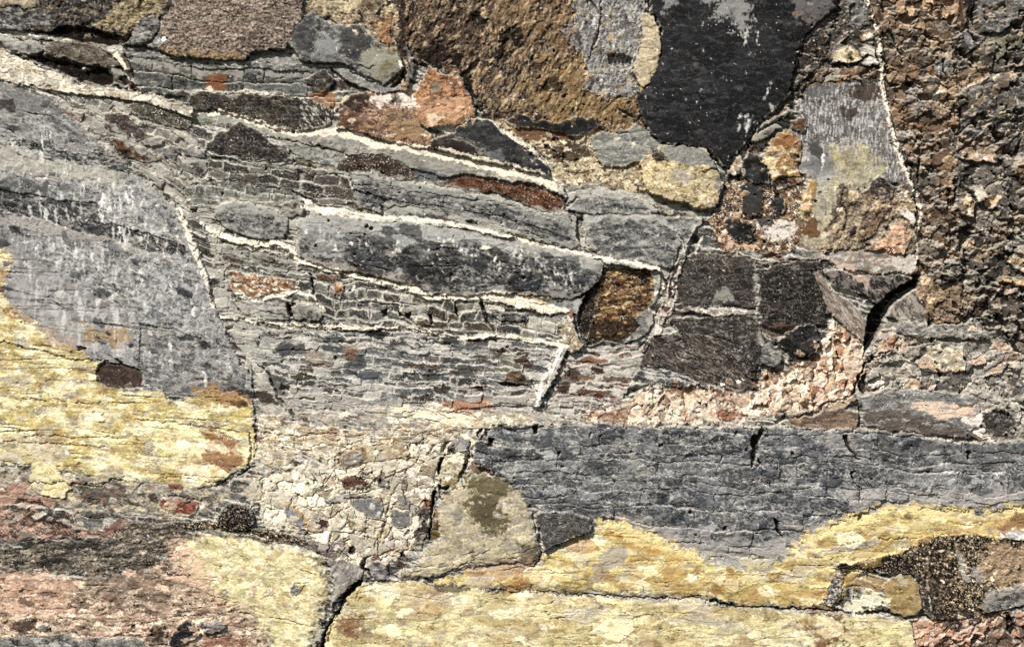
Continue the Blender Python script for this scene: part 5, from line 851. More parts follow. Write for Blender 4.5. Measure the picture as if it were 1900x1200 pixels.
R('crackled_rock', 'white crackled breccia packed with small grey and tan stones', 'rock mass', '474,880 520,868 560,850 600,846 640,828 700,812 760,800 820,802 880,800 900,812 870,840 850,870 820,880 808,960 800,1000 780,1020 730,1050 680,1076 640,1080 620,1060 606,1030 560,1000 510,984 474,976 474,940 440,920 450,890', 13, 'crackle', parts='flake', minp=110, soft=9, fade=16)
for (nm, lb, q, b, pr) in [
    ('tan stone with an ochre rim and a tiny star shaped hole in the breccia', 'x', '631,862 638,840 660,832 674,830 680,850 662,860 640,866', 'a69684', 'slate'),
    ('honey coloured round stone at the top of the breccia', 'x', '728,812 740,812 760,830 764,840 748,848 734,846 728,836', 'b29a70', 'cream'),
    ('small orange oval stone in the breccia', 'x', '746,864 752,860 766,860 764,868 750,870', 'b3854e', 'orange'),
    ('rusty brown ragged stone in the middle of the breccia', 'x', '630,890 650,880 670,878 684,892 690,900 660,906 636,900', '7b5440', 'brown'),
    ('grey purple small stone beside the rusty ragged stone', 'x', '700,888 712,882 722,890 720,902 702,900', '98908c', 'slate'),
    ('large light grey layered stone low in the breccia', 'x', '643,928 660,922 706,920 710,940 706,962 684,960 660,946', '8d8b89', 'smooth'),
    ('upper of two grey squares of slate beside the thin black crack', 'x', '736,916 754,914 762,930 758,944 740,942', '8b8880', 'smooth'),
    ('lower of two grey squares of slate beside the thin black crack', 'x', '722,956 728,946 758,944 766,960 760,974 730,978', '837f7b', 'smooth'),
    ('grey slate stone with ochre top near the black tufted lump', 'x', '528,932 544,936 560,954 566,970 556,984 540,976 530,956', '8b8c90', 'smooth'),
    ('olive brown fleck stone at the lower left of the breccia', 'x', '640,956 664,966 684,976 680,984 650,980', '9b8a5c', 'cream'),
    ('narrow brown grey pebble at the right of the breccia', 'x', '743,886 752,880 756,894 752,908 744,904', '857a68', 'slate'),
    ('mauve grey stone along the top of the large light grey stone', 'x', '600,924 640,912 680,914 676,920 640,930 606,934', '9d938c', 'smooth')]:
    R('embedded_stone', nm, 'embedded stone', q, 17, pr, base=b, lay=[(('%02x%02x%02x' % tuple(min(255, int(int(b[i:i+2], 16) * .82)) for i in (0, 2, 4))), 12, 5, .1, .1, .7)], bev=(3, 2), rim=None, strk=None)
ST('630,864,2 636,842,2 660,832,2 676,832,2 682,850,2', 'a57c42', .8, 1.5, line=True, w=2, n=(8, 6, -.1)); ST('534,934,3 552,946,4 564,964,4 574,980,4', 'b0925c', .8, 2, line=True, w=4, n=(8, 6, 0)); ST('586,966 600,958 612,968 606,980 594,978', '4c2c22', .9, 4, n=(6, 5, 0)); ST('700,890 710,870 716,880 706,896', '6a3f2f', .7, 3)
ST('766,940 780,930 796,926 798,1000 770,1010 766,990 782,960', '4a4145', .85, 6, n=(7, 8, .05)); ST('776,926 798,920 798,940 780,940', 'b07c64', .7, 5)
for q in ['650,832 656,846 640,866', '690,900 694,880 700,868']: pass
K('734,904,1 724,930,2 718,950,2 714,964,1.5 708,990,2.4 704,1000,1', 1.6, 12); K('650,866 672,862 696,858', 1.4, 6); K('692,870,1.4 696,888,2 698,902,1.4', 1.5, 10); K('676,872 680,884', 1.4, 8); K('640,926,2 660,924,2.6 690,921,1.4', 2, 8); K('697,800 690,818 694,830 708,836', 1.4, 6); K('792,845 800,834 806,826', 1.5, 8); K('686,1010 680,980 682,1000', 1, 6); K('696,1014 700,996', 1.6, 8); K('770,836 768,862 780,878 790,870', 1, 5); K('770,806 776,822', 1, 5)
ST('560,982 600,1000 630,1010 640,1030 600,1030 570,1006', '6d5f5c', .7, 9, n=(9, 6, .0)); ST('636,1008 650,1006 656,1024 640,1030', '8d8578', .6, 7); PIT('650,1014 658,1012 662,1024 654,1030 648,1024', 12, '2a201e'); PIT('740,1024 750,1022 752,1034 742,1034', 8, '3a2722'); ST('736,1028 760,1030 752,1056 736,1052', '5d4236', .75, 5, n=(5, 6, .05))
# small house shaped dark stone & crack below
R('rock_block', 'blue grey slate chip under a black gap above the lower crack', 'rock block', '672,1052 690,1044 704,1038 716,1046 722,1072 698,1074 690,1064', 17, 'slate', base='77767c', rim=None); ST('686,1030 706,1032 712,1040 690,1038', '7a4f40', .8, 3)
PIT('668,1044 676,1034 688,1030 680,1038 676,1050 684,1054 696,1074 690,1072 680,1058 668,1054', 24, '1d1918')
R('rock_wedge', 'pale grey silky wedge of rock above the lower crack', 'rock wedge', '606,1036 640,1036 664,1044 676,1060 668,1076 644,1090 628,1110 616,1130 612,1100 622,1070', 18, 'slate', base='a39c92', ang=-60, rim=None, lay=[('8b847c', 26, 6, .1, .1, .7)])
# ---- beige lens and crack G
R('boulder', 'smooth beige lens shaped rock with a mossy brown top', 'boulder', '812,1000 806,960 812,930 828,912 850,892 870,880 900,876 930,884 960,900 984,940 992,980 1002,1010 1004,1030 990,1048 960,1040 900,1050 840,1060 800,1072 760,1074 740,1076 730,1064 770,1040 800,1010', 18, 'cream', fade=10, base='b9ae8c', ang=-8, dome=(8, 20), lay=[('a79c7c', 40, 12, .05, .12, .7), ('99948a', 26, 10, .18, .1, .7)], fac=[(60, 18, 2, 5, .8, .8)], soft=3, spk=(.2, .2))
ST('868,884 900,874 940,890 956,910 930,930 944,970 930,986 900,986 876,970 866,930', '6f6443', .85, 14, n=(10, 9, .0)); ST('876,920 920,930 930,980 890,980', '625c42', .5, 10, n=(6, 7, .05)); ST('840,940 856,936 862,960 846,968', '8a8578', .7, 6, n=(6, 6, .1)); ST('960,1010 1000,1004 1004,1036 980,1044 960,1030', '5f5747', .75, 9, n=(8, 6, .05))
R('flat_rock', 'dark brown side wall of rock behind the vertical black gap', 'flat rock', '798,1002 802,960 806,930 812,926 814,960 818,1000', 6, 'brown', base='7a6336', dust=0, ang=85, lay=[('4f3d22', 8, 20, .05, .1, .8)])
PIT('797,1000 796,960 798,930 802,910 812,908 808,924 802,950 800,1002', 24, '1e1712')
R('rock_block', 'cream and olive tall block in the vertical gap', 'rock block', '816,904 814,886 820,870 826,850 838,842 862,842 864,862 854,878 850,900 836,906', 17, 'cream', base='c9c09c'); ST('816,884 850,876 850,904 820,906', '857748', .8, 7, n=(7, 7, 0)); PIT('812,896 822,902 836,898 830,908 816,910', 10, '2a2218')
R('rock_block', 'grey lined chip beside a brown knob at the top of the gap', 'rock block', '846,814 870,812 876,824 868,836 848,838 844,826', 18, 'smooth', base='9a938f'); R('rock_block', 'dark brown knob at the top of the vertical gap', 'rock block', '828,828 840,812 848,816 846,840 830,842', 17, 'brown', base='5b4436')
PIT('818,832 826,818 842,816 830,828 824,840 818,840', 18, '1d1917'); PIT('812,876 812,858 818,848 826,846 820,860 816,880', 22, '1d1712'); K('872,822,2.2 868,840,2.6 864,858,3 858,880,2 860,904,1', 2, 14)
# ================================================================== right slate sheet
R('flat_rock', 'wide dark grey slate sheet across the lower right', 'flat rock', '876,838 884,812 900,796 916,788 1000,786 1100,784 1160,788 1300,790 1400,792 1440,790 1480,794 1560,796 1640,800 1700,806 1800,822 1880,816 2060,812 2060,930 1900,936 1840,950 1780,944 1700,930 1640,930 1600,950 1560,964 1520,990 1480,1000 1446,1030 1410,1028 1380,1036 1350,1026 1330,1036 1280,1020 1240,1000 1180,970 1130,958 1110,976 1070,992 1010,1016 1004,990 990,960 984,940 960,910 930,884 900,872 880,862', 19, 'sheet', ang=2, tilt=(0, -.1), soft=7, fade_v=(905, 18), parts='sheet_piece', minp=260, cells=('b', 100, 30, 2.6, 7, 1.3, 5))
R('rock_block', 'dark rough slate wedge hanging at the left of the grey sheet', 'rock block', '990,956 1010,946 1050,950 1094,960 1096,984 1070,994 1010,1018 1004,990', 30, 'darkblock', base='54524e', rim=None, dust=.2, lay=[('6b6862', 14, 8, .1, .1, .7)])
ST('1160,966 1260,980 1420,1000 1560,960 1620,930 1700,910 1900,920 1900,944 1700,936 1600,956 1480,1006 1400,1030 1280,1024', 'a19d98', .8, 20, n=(30, 14, 0), hard=.3); ST('1560,900 1700,900 1860,900 1880,940 1700,936 1580,940', 'a9a5a0', .7, 16, hard=.3)
ST('1130,820 1160,830 1176,880 1200,880 1170,830 1150,812', '9a998f', .8, 7, n=(9, 14, .03)); ST('1500,800 1560,806 1600,840 1590,860 1540,830', '9a9890', .6, 12, n=(14, 7, .05), ang=35); ST('1140,890 1180,890 1200,920 1170,910', '9c9b92', .7, 8, n=(14, 4, 0), ang=40)
ST('1600,806 1680,816 1680,860 1620,850', '57585b', .6, 14); ST('1040,920 1120,930 1110,960 1020,950', '54565a', .55, 12); ST('1700,820 1800,830 1880,830 1860,860 1720,850', '6a6a6b', .6, 12)
for q in ['1390,810 1396,804 1404,808 1408,796 1414,790 1418,800 1408,820 1406,840 1400,858 1392,870 1390,850 1394,830 1388,820', '1402,846 1410,854 1414,866 1408,862', '1562,806 1570,806 1576,824 1590,846 1596,850 1586,852 1574,836 1566,820', '1434,960 1446,966 1442,976 1454,1000 1448,998 1438,982', '1588,958 1598,954 1598,966 1592,990 1588,970', '986,790 996,788 998,804 988,806', '908,810 918,812 918,830 906,826 908,818', '884,802 894,794 892,808 884,812', '898,796 908,794 904,810 898,806', '1574,876 1586,874 1580,884 1588,896 1600,908 1592,902 1578,890', '1438,880 1446,856 1440,868', '1332,860 1342,842 1336,846', '1030,836 1038,834 1036,846 1032,844', '1848,892 1856,896 1862,906', '1788,836 1796,838 1796,852 1790,850']:
    PIT(q, 22, '211d1a')
K('1096,802 1098,820', 1.2, 8); K('900,868 914,874 930,884', 1.6, 8); K('966,920 1000,922 1050,918', 1.4, 8); K('1320,900 1420,910 1500,918', .9, 3); K('1440,976 1520,966 1560,960', 1, 4); K('990,960 1000,980 1004,1020 1010,1040', 1.8, 8); K('1592,900 1594,930', 1.6, 10); K('1700,876 1800,872 1900,876', 1.2, 5)
# ================================================================== yellow lower right
R('flat_rock', 'upper yellow ochre bed beneath the grey slate sheet', 'flat rock', '800,1074 860,1056 930,1046 990,1050 1008,1030 1040,1012 1090,990 1104,972 1130,962 1180,980 1240,1006 1290,1026 1330,1040 1380,1040 1450,1034 1500,1000 1560,972 1600,960 1640,944 1720,944 1780,952 1840,954 1900,944 2060,936 2060,1010 1900,1000 1800,1010 1700,1020 1600,1060 1560,1110 1540,1132 1480,1128 1400,1124 1330,1118 1280,1106 1200,1106 1100,1100 980,1092 900,1092 800,1088', 13, 'yellow', ang=1, bev=(2, 2), soft=6, fade=10, lay=[('b3985a', 120, 36, .05, .2, .75), ('ddd29e', 60, 26, .12, .15, .7), ('a9a49a', 44, 16, .34, .06, .7), ('a5702f', 40, 16, .34, .14, .5), ('9a8048', 40, 12, .3, .12, .6)])
ST('1320,1070 1360,1060 1380,1084 1350,1098 1320,1090', 'a5762c', .7, 16, n=(16, 12, 0)); ST('1120,985 1180,988 1240,1010 1220,1030 1150,1000', 'c08a3e', .65, 10, n=(14, 6, 0)); ST('1125,1016 1160,1012 1170,1030 1140,1050 1110,1076 1096,1080 1100,1050', 'a49c8e', .8, 6); ST('1060,1014 1090,1010 1086,1046 1066,1050', 'a5a08f', .7, 8); ST('1180,980 1260,990 1300,1020 1280,1020 1200,996', 'b1aaa4', .6, 8, hard=.3)
ST('900,1040 980,1036 1010,1060 960,1080 880,1076 850,1056', 'b49273', .6, 16, n=(14, 8, 0)); ST('960,1076 1100,1080 1100,1100 980,1096', '8c7646', .6, 9, n=(30, 6, .02))
R('flat_rock', 'lower yellow slab filling the bottom from the crack to the speckled corner', 'flat rock', '640,1096 660,1080 760,1076 820,1082 860,1088 920,1094 1000,1098 1100,1104 1200,1110 1280,1110 1330,1122 1400,1128 1480,1132 1540,1136 1620,1140 1680,1144 1700,1170 1690,1340 592,1340 600,1196 616,1150 640,1120', 17, 'yellow', ang=0, base='c6b981', bev=(4, 3), lay=[('d8cfa0', 90, 40, .0, .16, .7), ('b39c62', 70, 26, .16, .16, .7), ('b4a994', 60, 20, .28, .1, .7), ('9a7440', 20, 12, .36, .08, .5)])
ST('634,1136 672,1136 680,1170 650,1180 630,1176', '8d5836', .75, 12, n=(8, 8, .05)); ST('670,1150 700,1160 690,1180 670,1176', '8b8168', .6, 8); ST('740,1090 820,1090 860,1120 800,1140 740,1120', 'b89c7c', .5, 16, n=(12, 8, .02)); ST('800,1084 850,1082 880,1090 840,1100 810,1096', '55493a', .7, 6, n=(12, 5, .0)); ST('660,1094 740,1084 760,1100 690,1112', 'd8d2b4', .7, 9)
ST('1040,1120 1090,1126 1086,1150 1050,1146', 'c9c1ae', .6, 9); ST('1300,1140 1350,1150 1350,1160 1300,1160', 'a9a598', .7, 5); ST('1260,1120 1310,1110 1330,1140 1280,1160', 'b9b1a0', .6, 12); ST('1340,1120 1440,1126 1450,1146 1380,1140', '8b7a55', .5, 8, n=(7, 5, .05)); ST('1480,1128 1560,1134 1560,1190 1520,1200 1500,1170', '80502f', .8, 16, n=(8, 9, .03)); ST('1330,1190 1400,1186 1400,1200 1330,1200', 'a5886a', .6, 8)
K('640,1096,1 700,1078,1.6 760,1077,1.2', 1.2, 6); K('900,1094,1 980,1098,1.6 1080,1101,1.8 1180,1106,1.6 1260,1108,2 1300,1108,1', 1.5, 8, '5a462e'); K('1318,1112,1.5 1340,1120,4 1370,1124,2 1440,1126,1.6 1500,1128,2 1560,1132,2.5', 2, 14, '33271f'); K('1590,1136,3 1620,1134,4 1650,1134,2.4', 3, 16, '2b211b'); K('1680,1144 1720,1138', 2, 10); K('880,1128 890,1150 906,1176', .9, 3); K('1100,1168 1160,1180 1180,1182', .9, 3); K('960,1052 1010,1044', 1, 4); K('840,1048 880,1044', 1.3, 5); K('1090,1042 1200,1040 1300,1040', 1, 4); K('1200,1078 1260,1078', .8, 3); K('1560,1010 1620,1002 1700,996 1760,992', 1.6, 8); K('1400,1060 1500,1072 1560,1070', .9, 3)
R('rock_layer', 'thin grey stripe in the yellow bed left of the speckled corner', 'rock layer', '1500,1020 1560,1012 1620,996 1640,1004 1600,1016 1560,1024 1510,1028', 15, 'smooth', base='a39c86', soft=3)
for q, sf in [('1100,965 1150,960 1260,1010 1330,1030 1300,1045 1180,1010', 9), ('1440,1030 1500,985 1600,945 1660,940 1600,975 1500,1010', 9), ('1600,940 1700,930 1800,945 1900,930 1900,960 1700,955', 10)]:
    ST(q, 'cdbb7c', .85, sf, n=(16, 12, .04))
ST('1290,1020 1340,1010 1400,1024 1430,1000 1470,1010 1430,1060 1340,1052', '9c9993', .8, 10, n=(18, 14, .05))
# bottom right corner
R('rock_mass', 'black and tan speckled crust filling the lower right corner', 'rock mass', '1600,1040 1640,1030 1690,1012 1700,998 1760,990 1840,990 1850,1000 1900,990 2060,980 2060,1340 1700,1340 1740,1180 1730,1150 1712,1130 1706,1080 1690,1060 1660,1064 1640,1054 1600,1060', 18, 'speck', ang=-8, soft=4, mat='grit')
ST('1830,1010 1900,1000 1960,1020 1960,1090 1850,1080 1810,1060', 'b59a78', .7, 24, n=(9, 5, .02)); ST('1690,1060 1700,1130 1720,1140 1760,1130 1760,1060', '4b403a', .5, 20); ST('1768,1016,3 1778,1036,5 1784,1058,7 1790,1072,7', 'a9a49c', .85, 4, line=True, w=5, n=(7, 10, .05)); ST('1796,1050 1820,1050 1828,1070 1810,1078', 'a5a09a', .8, 6, n=(7, 6, .05)); ST('1720,1094,1 1724,1116,1.4 1726,1130,1', 'bdb9b2', .9, 1.5, line=True, w=1.4)
R('rock_layer', 'black gritty bar arching over the ochre patch at lower right', 'rock layer', '1546,1050 1556,1040 1580,1044 1604,1036 1640,1030 1670,1028 1688,1040 1686,1056 1652,1062 1620,1056 1600,1060 1580,1056 1560,1066', 20, 'speck', base='332c2a', lay=[('6b5f54', 8, 5, .25, .06, .8)])
R('rock_layer', 'salt and pepper grey leg of crust dropping from the black bar', 'rock layer', '1548,1064 1566,1062 1560,1086 1552,1106 1540,1122 1520,1120 1526,1100 1536,1080', 19, 'speck', base='56504e', lay=[('aaa6a2', 6, 5, .0, .06, .85)], soft=3)
R('rock_block', 'brown ochre block framed by the black bar', 'rock block', '1636,1098 1640,1080 1668,1062 1690,1064 1704,1090 1710,1126 1690,1140 1650,1136 1640,1120', 18, 'yellow', base='a08650', lay=[('b89f64', 20, 12, .1, .1, .7)], bev=(3, 3))
ST('1570,1066 1630,1066 1650,1080 1640,1096 1590,1096 1566,1084', 'b3925c', .7, 10); ST('1580,1110 1620,1096 1640,1116 1600,1132 1560,1130', 'd9d6b6', .8, 10); ST('1664,1064 1684,1070 1680,1090 1666,1084', 'b5ad96', .7, 6)
R('rock_mass', 'orange pink broken rock in the very bottom right corner', 'broken rock', '1690,1150 1730,1146 1760,1150 1820,1136 1860,1130 2060,1110 2060,1340 1690,1340', 14, 'rubble', parts='stone', base='b08a6e', cells=('w', 44, 34, 9, 18, 1.6, 10), pal=[('b98e70', 4), ('c39c7c', 2), ('8d6750', 2), ('6b5648', 1)], ang=-40)
ST('1700,1144 1740,1150 1730,1190 1696,1190', 'c39a78', .7, 9); ST('1736,1140 1800,1130 1790,1160 1750,1170', '4b403a', .8, 9)
R('flat_rock', 'flat grey angular slab jutting over the bottom right corner', 'flat rock', '1812,1126 1822,1108 1828,1096 1862,1086 1900,1080 2060,1060 2060,1112 1900,1118 1860,1128 1820,1136', 34, 'slate', base='66615a', rim=('a39c90', 4, .7), bev=(8, 4))
R('rock_block', 'light grey striped chip under the jutting grey slab', 'rock block', '1850,1134 1900,1124 2060,1116 2060,1156 1900,1146 1870,1146', 24, 'slate', base='a09a92', rim=None)
R('rock_block', 'light grey chips of silvery stone above the speckled corner', 'rock block', '1846,986 1870,982 1900,980 2060,970 2060,1000 1896,1002 1850,996', 24, 'ledge', base='aaa6a8')
ST('1880,956 1900,950 1960,940 1960,980 1860,984 1840,980', '8f6038', .75, 10, n=(9, 7, 0))
PIT('1862,1140 1872,1138 1884,1166 1892,1190 1880,1186 1868,1164', 20, '1f1a18'); PIT('1796,1182 1804,1172 1818,1176 1810,1190 1800,1196 1796,1190', 20, '1f1a18'); K('1820,1148,1 1800,1170,3 1784,1186,3 1760,1200,2', 2, 14)
# ================================================================== scattered breakage, scrap by scrap; black notches have shade in their colour
SHEET = '900,800 1100,790 1500,800 1900,824 1900,910 1600,930 1450,1000 1300,1000 1120,950 1000,950 930,880'
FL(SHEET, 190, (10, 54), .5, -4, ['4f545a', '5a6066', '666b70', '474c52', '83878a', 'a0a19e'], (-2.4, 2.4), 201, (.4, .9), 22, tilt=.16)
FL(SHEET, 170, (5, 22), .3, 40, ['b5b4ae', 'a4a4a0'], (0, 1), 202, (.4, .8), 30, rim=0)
FL(SHEET, 34, (4, 12), .7, 70, ['26241f'], (-12, -6), 203, (.6, .9), 20, rim=0)
CR(SHEET, 60, (12, 40), 2, seed=204); CR(SHEET, 50, (8, 26), 75, seed=205, da=20)
LEFT = '0,190 120,230 250,320 330,400 380,500 420,610 440,690 300,700 200,650 0,560'
FL(LEFT, 90, (8, 44), .4, 14, ['44484d', '54585c', '6b6f72', '3c4045'], (-2.2, 1.6), 211, (.5, .95), 14)
FL(LEFT, 70, (5, 26), .45, 12, ['b4b3aa', 'a5a59e', '9b9c97'], (0, 1.4), 212, (.4, .9), 26, rim=.3)
FL('0,200 200,300 330,400 400,560 300,560 60,440', 130, (10, 34), .2, 84, ['c6c5be', 'd6d4cc', 'b5b5ae'], (0, 1), 213, (.4, .9), 9, rim=0)
FL('60,460 260,560 440,690 300,690 180,650 60,600', 60, (14, 50), .2, 83, ['b9b7b2', 'a9a7a2'], (0, .6), 214, (.2, .55), 5, rim=0)
CR('0,450 240,560 260,690 160,650 0,560', 24, (50, 140), 5, seed=215, da=3, wob=.05, d=(2, 4)); CR(LEFT, 40, (14, 50), 16, seed=216)
MID = '380,290 560,280 700,300 1040,400 1060,640 1000,720 700,750 520,720 440,620 380,440'
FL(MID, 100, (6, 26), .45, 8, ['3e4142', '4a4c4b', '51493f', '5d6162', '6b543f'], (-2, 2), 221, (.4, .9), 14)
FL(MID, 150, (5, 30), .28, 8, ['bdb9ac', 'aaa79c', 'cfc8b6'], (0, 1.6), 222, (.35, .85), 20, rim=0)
FL(MID, 60, (4, 11), .7, 80, ['2b2722', '33291f'], (-12, -6), 223, (.5, .9), 24, rim=0)
CR(MID, 60, (14, 60), 7, seed=224, da=5); CR(MID, 40, (6, 18), 88, seed=225)
FL('240,110 560,130 560,230 380,200 250,160', 50, (8, 34), .35, 4, ['4b4e4a', '5d605a', '3b3b38', '8b8b80'], (-2, 2), 226, (.4, .8), 8); CR('240,110 620,130 560,230 380,200', 26, (10, 50), 4, seed=227, da=4)
FL('60,170 360,230 420,330 340,380 200,280 90,210', 60, (6, 22), .5, 24, ['5d5a54', '6f6f68', '4a4440', '9d9a8e', 'b3ae9f'], (-2, 2), 228, (.4, .9), 14)
SLAB = '560,420 760,430 980,460 1110,500 1060,545 830,540 640,490'
FL(SLAB, 40, (20, 90), .4, 8, ['393c40', '404448', '33363a'], (-2, 2), 231, (.4, .8), 14, tilt=.1); FL(SLAB, 60, (4, 12), .3, 80, ['c6c5be', 'd4d2ca'], (0, 1), 232, (.4, .8), 14, rim=0); CR(SLAB, 22, (14, 60), 6, seed=233)
FL('1090,400 1230,410 1260,480 1120,470', 26, (8, 30), .4, 10, ['4a4d50', '5a5e60', '8b8d8a'], (-2, 2), 234, (.4, .8), 20)
FL('660,330 860,360 1060,410 1060,450 860,400 670,380', 50, (10, 44), .35, 12, ['44484a', '52565a', '8a8c88', '3c3f41'], (-2, 2), 235, (.4, .8), 10)
WALL = '745,0 1060,0 1080,120 1180,240 1000,220 900,215 850,130 760,110'
FL(WALL, 260, (7, 32), .34, -62, ['4a3b30', '5f4c3b', '8f7453', 'a98c62', '3a2f28', 'c0a273', '7d6a55'], (-3, 3), 241, (.35, .9), 18, tilt=.2)
FL('1000,60 1190,130 1190,245 1020,215', 70, (6, 22), .34, -55, ['c09a5c', 'd0b078', '8f8d88', '6a5136'], (-2, 2), 242, (.4, .85), 22); FL(WALL, 26, (5, 16), .6, -60, ['221c18'], (-12, -5), 243, (.6, .9), 20, rim=0)
FL('1060,0 1190,0 1180,160 1140,190 1080,110', 80, (6, 26), .25, -72, ['c3c2be', 'a3a29f', '4a4a4b', '5e5e60', 'b5955f'], (-2, 2), 244, (.4, .85), 12, rim=.2)
FL('560,0 740,0 740,120 690,80 620,40', 50, (6, 26), .5, 70, ['b8a67e', '6b553c', '8c7450', 'cbb994'], (-2, 2), 245, (.4, .8), 24); FL('0,0 320,0 290,60 240,80 60,60', 60, (6, 26), .5, 10, ['37332f', '5d5145', '7f7361', '938468'], (-2, 2), 246, (.35, .8), 24)
RIGHT = '1620,60 1900,0 1900,590 1720,600 1700,400 1640,200'
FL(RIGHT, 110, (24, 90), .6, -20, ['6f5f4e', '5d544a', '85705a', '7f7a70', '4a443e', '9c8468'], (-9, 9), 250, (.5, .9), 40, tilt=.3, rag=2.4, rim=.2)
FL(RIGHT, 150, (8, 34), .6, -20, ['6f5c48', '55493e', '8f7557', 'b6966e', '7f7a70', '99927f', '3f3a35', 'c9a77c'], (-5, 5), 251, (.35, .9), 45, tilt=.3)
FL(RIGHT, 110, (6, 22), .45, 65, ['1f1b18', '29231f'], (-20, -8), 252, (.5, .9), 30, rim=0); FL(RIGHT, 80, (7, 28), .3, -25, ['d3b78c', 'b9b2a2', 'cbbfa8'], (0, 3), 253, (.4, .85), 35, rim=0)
FL('1460,0 1620,0 1640,140 1480,170', 70, (6, 26), .5, -40, ['5a5149', '6f655a', '8a8680', '9c7c58', '3f3935'], (-3, 3), 254, (.35, .9), 40, tilt=.25); FL('1460,0 1620,0 1640,140 1480,170', 16, (5, 14), .5, 60, ['211c19'], (-12, -6), 255, (.6, .9), 30, rim=0)
FL('1480,170 1630,160 1690,330 1560,300 1500,240', 90, (7, 24), .16, 88, ['bcbab8', 'a3a1a0', '6b6968', 'cbc9c6'], (0, 1), 256, (.3, .8), 5, rim=0)
MIX = '1340,300 1480,240 1500,330 1690,350 1690,470 1340,470'
FL(MIX, 150, (6, 26), .55, -30, ['a88a64', 'c4a77c', '6b513c', '3b322c', 'd5c4a8', '8f7b66'], (-3, 3), 257, (.3, .8), 40, tilt=.2); FL(MIX, 26, (5, 14), .5, 40, ['1f1a17'], (-12, -6), 258, (.6, .9), 40, rim=0)
GREY = '1640,620 1800,600 1900,660 1900,820 1820,800 1800,730 1640,720 1600,740 1600,690'
FL(GREY, 170, (8, 34), .5, 5, ['a8a294', '8d877b', 'bdb5a5', '6d6860', 'b49a80', '98927f'], (-4, 4), 261, (.4, .9), 35, tilt=.25); FL(GREY, 60, (5, 16), .45, 60, ['231f1b'], (-14, -6), 262, (.6, .9), 40, rim=0)
FL('1600,740 1800,750 1800,800 1600,795', 26, (14, 50), .25, 3, ['7b7a79', '9a9893', '5f5b57'], (-2, 2), 263, (.3, .7), 6)
SHAT = '1410,700 1520,620 1600,650 1580,730 1480,765 1200,785 1060,765 1180,720'
FL(SHAT, 200, (5, 20), .6, 70, ['e3d6c0', 'c69f7c', 'a8714c', 'd3bda4', '8a5d45', 'efe6d6'], (-3, 3), 264, (.35, .9), 40, tilt=.25); FL(SHAT, 40, (4, 12), .4, 60, ['2a201a'], (-12, -6), 265, (.6, .9), 40, rim=0)
DKB = '1250,480 1520,490 1530,640 1460,660 1400,710 1200,700'
FL(DKB, 70, (10, 40), .4, 12, ['34312e', '46403a', '5a5047', '2b2928'], (-2, 2), 266, (.3, .7), 25); FL(DKB, 40, (5, 26), .15, 30, ['8f887c', '7a7166', 'a39b8e'], (0, 1), 267, (.3, .7), 20, rim=0); CR(DKB, 14, (20, 60), 0, seed=268)
FL('1120,500 1210,505 1190,620 1100,630', 50, (8, 34), .22, -6, ['b28a50', '5b4028', 'c9a66c', '35281f', '8a6338'], (-2, 2), 269, (.4, .85), 10)
FL('920,240 1180,260 1330,330 1320,385 1040,350', 130, (5, 20), .55, 0, ['d8cba8', 'a9936a', '5d4d3c', 'b9ad93', '8c8474', 'e3dabf'], (-2, 2), 270, (.3, .8), 40); FL('920,240 1060,250 1080,310 1000,300', 24, (5, 16), .5, 10, ['2d2520'], (-8, -3), 271, (.6, .9), 30, rim=0)
FL('640,190 860,150 890,220 800,270 640,240', 70, (6, 24), .5, 20, ['b07f55', '7a4f34', 'c9a078', 'dcc9ac', '4c382c'], (-2, 2), 272, (.3, .75), 40)
BREC = '480,890 640,830 860,810 840,870 800,1000 700,1060 600,1020 480,950'
CR(BREC, 110, (10, 40), 80, seed=281, da=50, w=(.5, 1.3), d=(4, 10), col='2f271e'); FL(BREC, 150, (6, 26), .7, 0, ['e0dac4', 'cdc5ac', 'b3a685', '9d958a', 'b5977a', 'd6cfb9'], (-2.4, 2.4), 282, (.4, .85), 50, tilt=.2); FL(BREC, 26, (4, 9), .8, 0, ['4a3a2e', '3a2c24'], (-8, -3), 283, (.6, .9), 50, rim=0)
CREAM = '480,760 900,755 900,800 640,830 480,870'
CR(CREAM, 50, (14, 70), 8, seed=284, da=14, col='4a3c2c'); FL(CREAM, 110, (8, 36), .4, 6, ['ddd3b3', 'b9a988', 'aaa092', 'c9a97e', '8f7757'], (-2, 2), 285, (.3, .75), 20); FL('1000,760 1400,750 1400,785 1000,785', 60, (5, 20), .5, 0, ['e0d6c0', 'b5926f', '8f6246', 'b0a999'], (-2, 2), 286, (.4, .8), 30)
YL = '0,600 170,670 300,730 460,740 470,860 300,900 0,855'
CR(YL, 38, (30, 140), 4, seed=291, da=3, wob=.05, w=(.4, 1.1), d=(3, 7), col='4d3c22'); FL(YL, 90, (14, 80), .55, 4, ['e3daae', 'b99e5c', 'd4c688', 'b0a994', 'a8803f', 'ebe4c3'], (-1.2, 1.2), 292, (.15, .45), 14, tilt=.05, rim=.35); FL(YL, 26, (5, 14), .5, 0, ['9b7c3c', '7a5d2d'], (-3, -1), 293, (.4, .8), 20, rim=0)
YR = '1000,1030 1110,980 1300,1050 1500,1030 1620,970 1880,960 1650,1010 1560,1110 1300,1100 860,1085'
CR(YR, 30, (30, 130), 1, seed=294, da=3, wob=.04, w=(.4, 1), d=(2, 6), col='5a4424'); FL(YR, 90, (14, 80), .55, 1, ['e3daae', 'b6934c', 'd4c688', 'b0a998', 'a5752f', 'ebe4c3'], (-1.6, 1.6), 295, (.2, .6), 8, tilt=.05, rim=.35)
YB = '680,1090 1300,1115 1680,1145 1680,1200 620,1200'
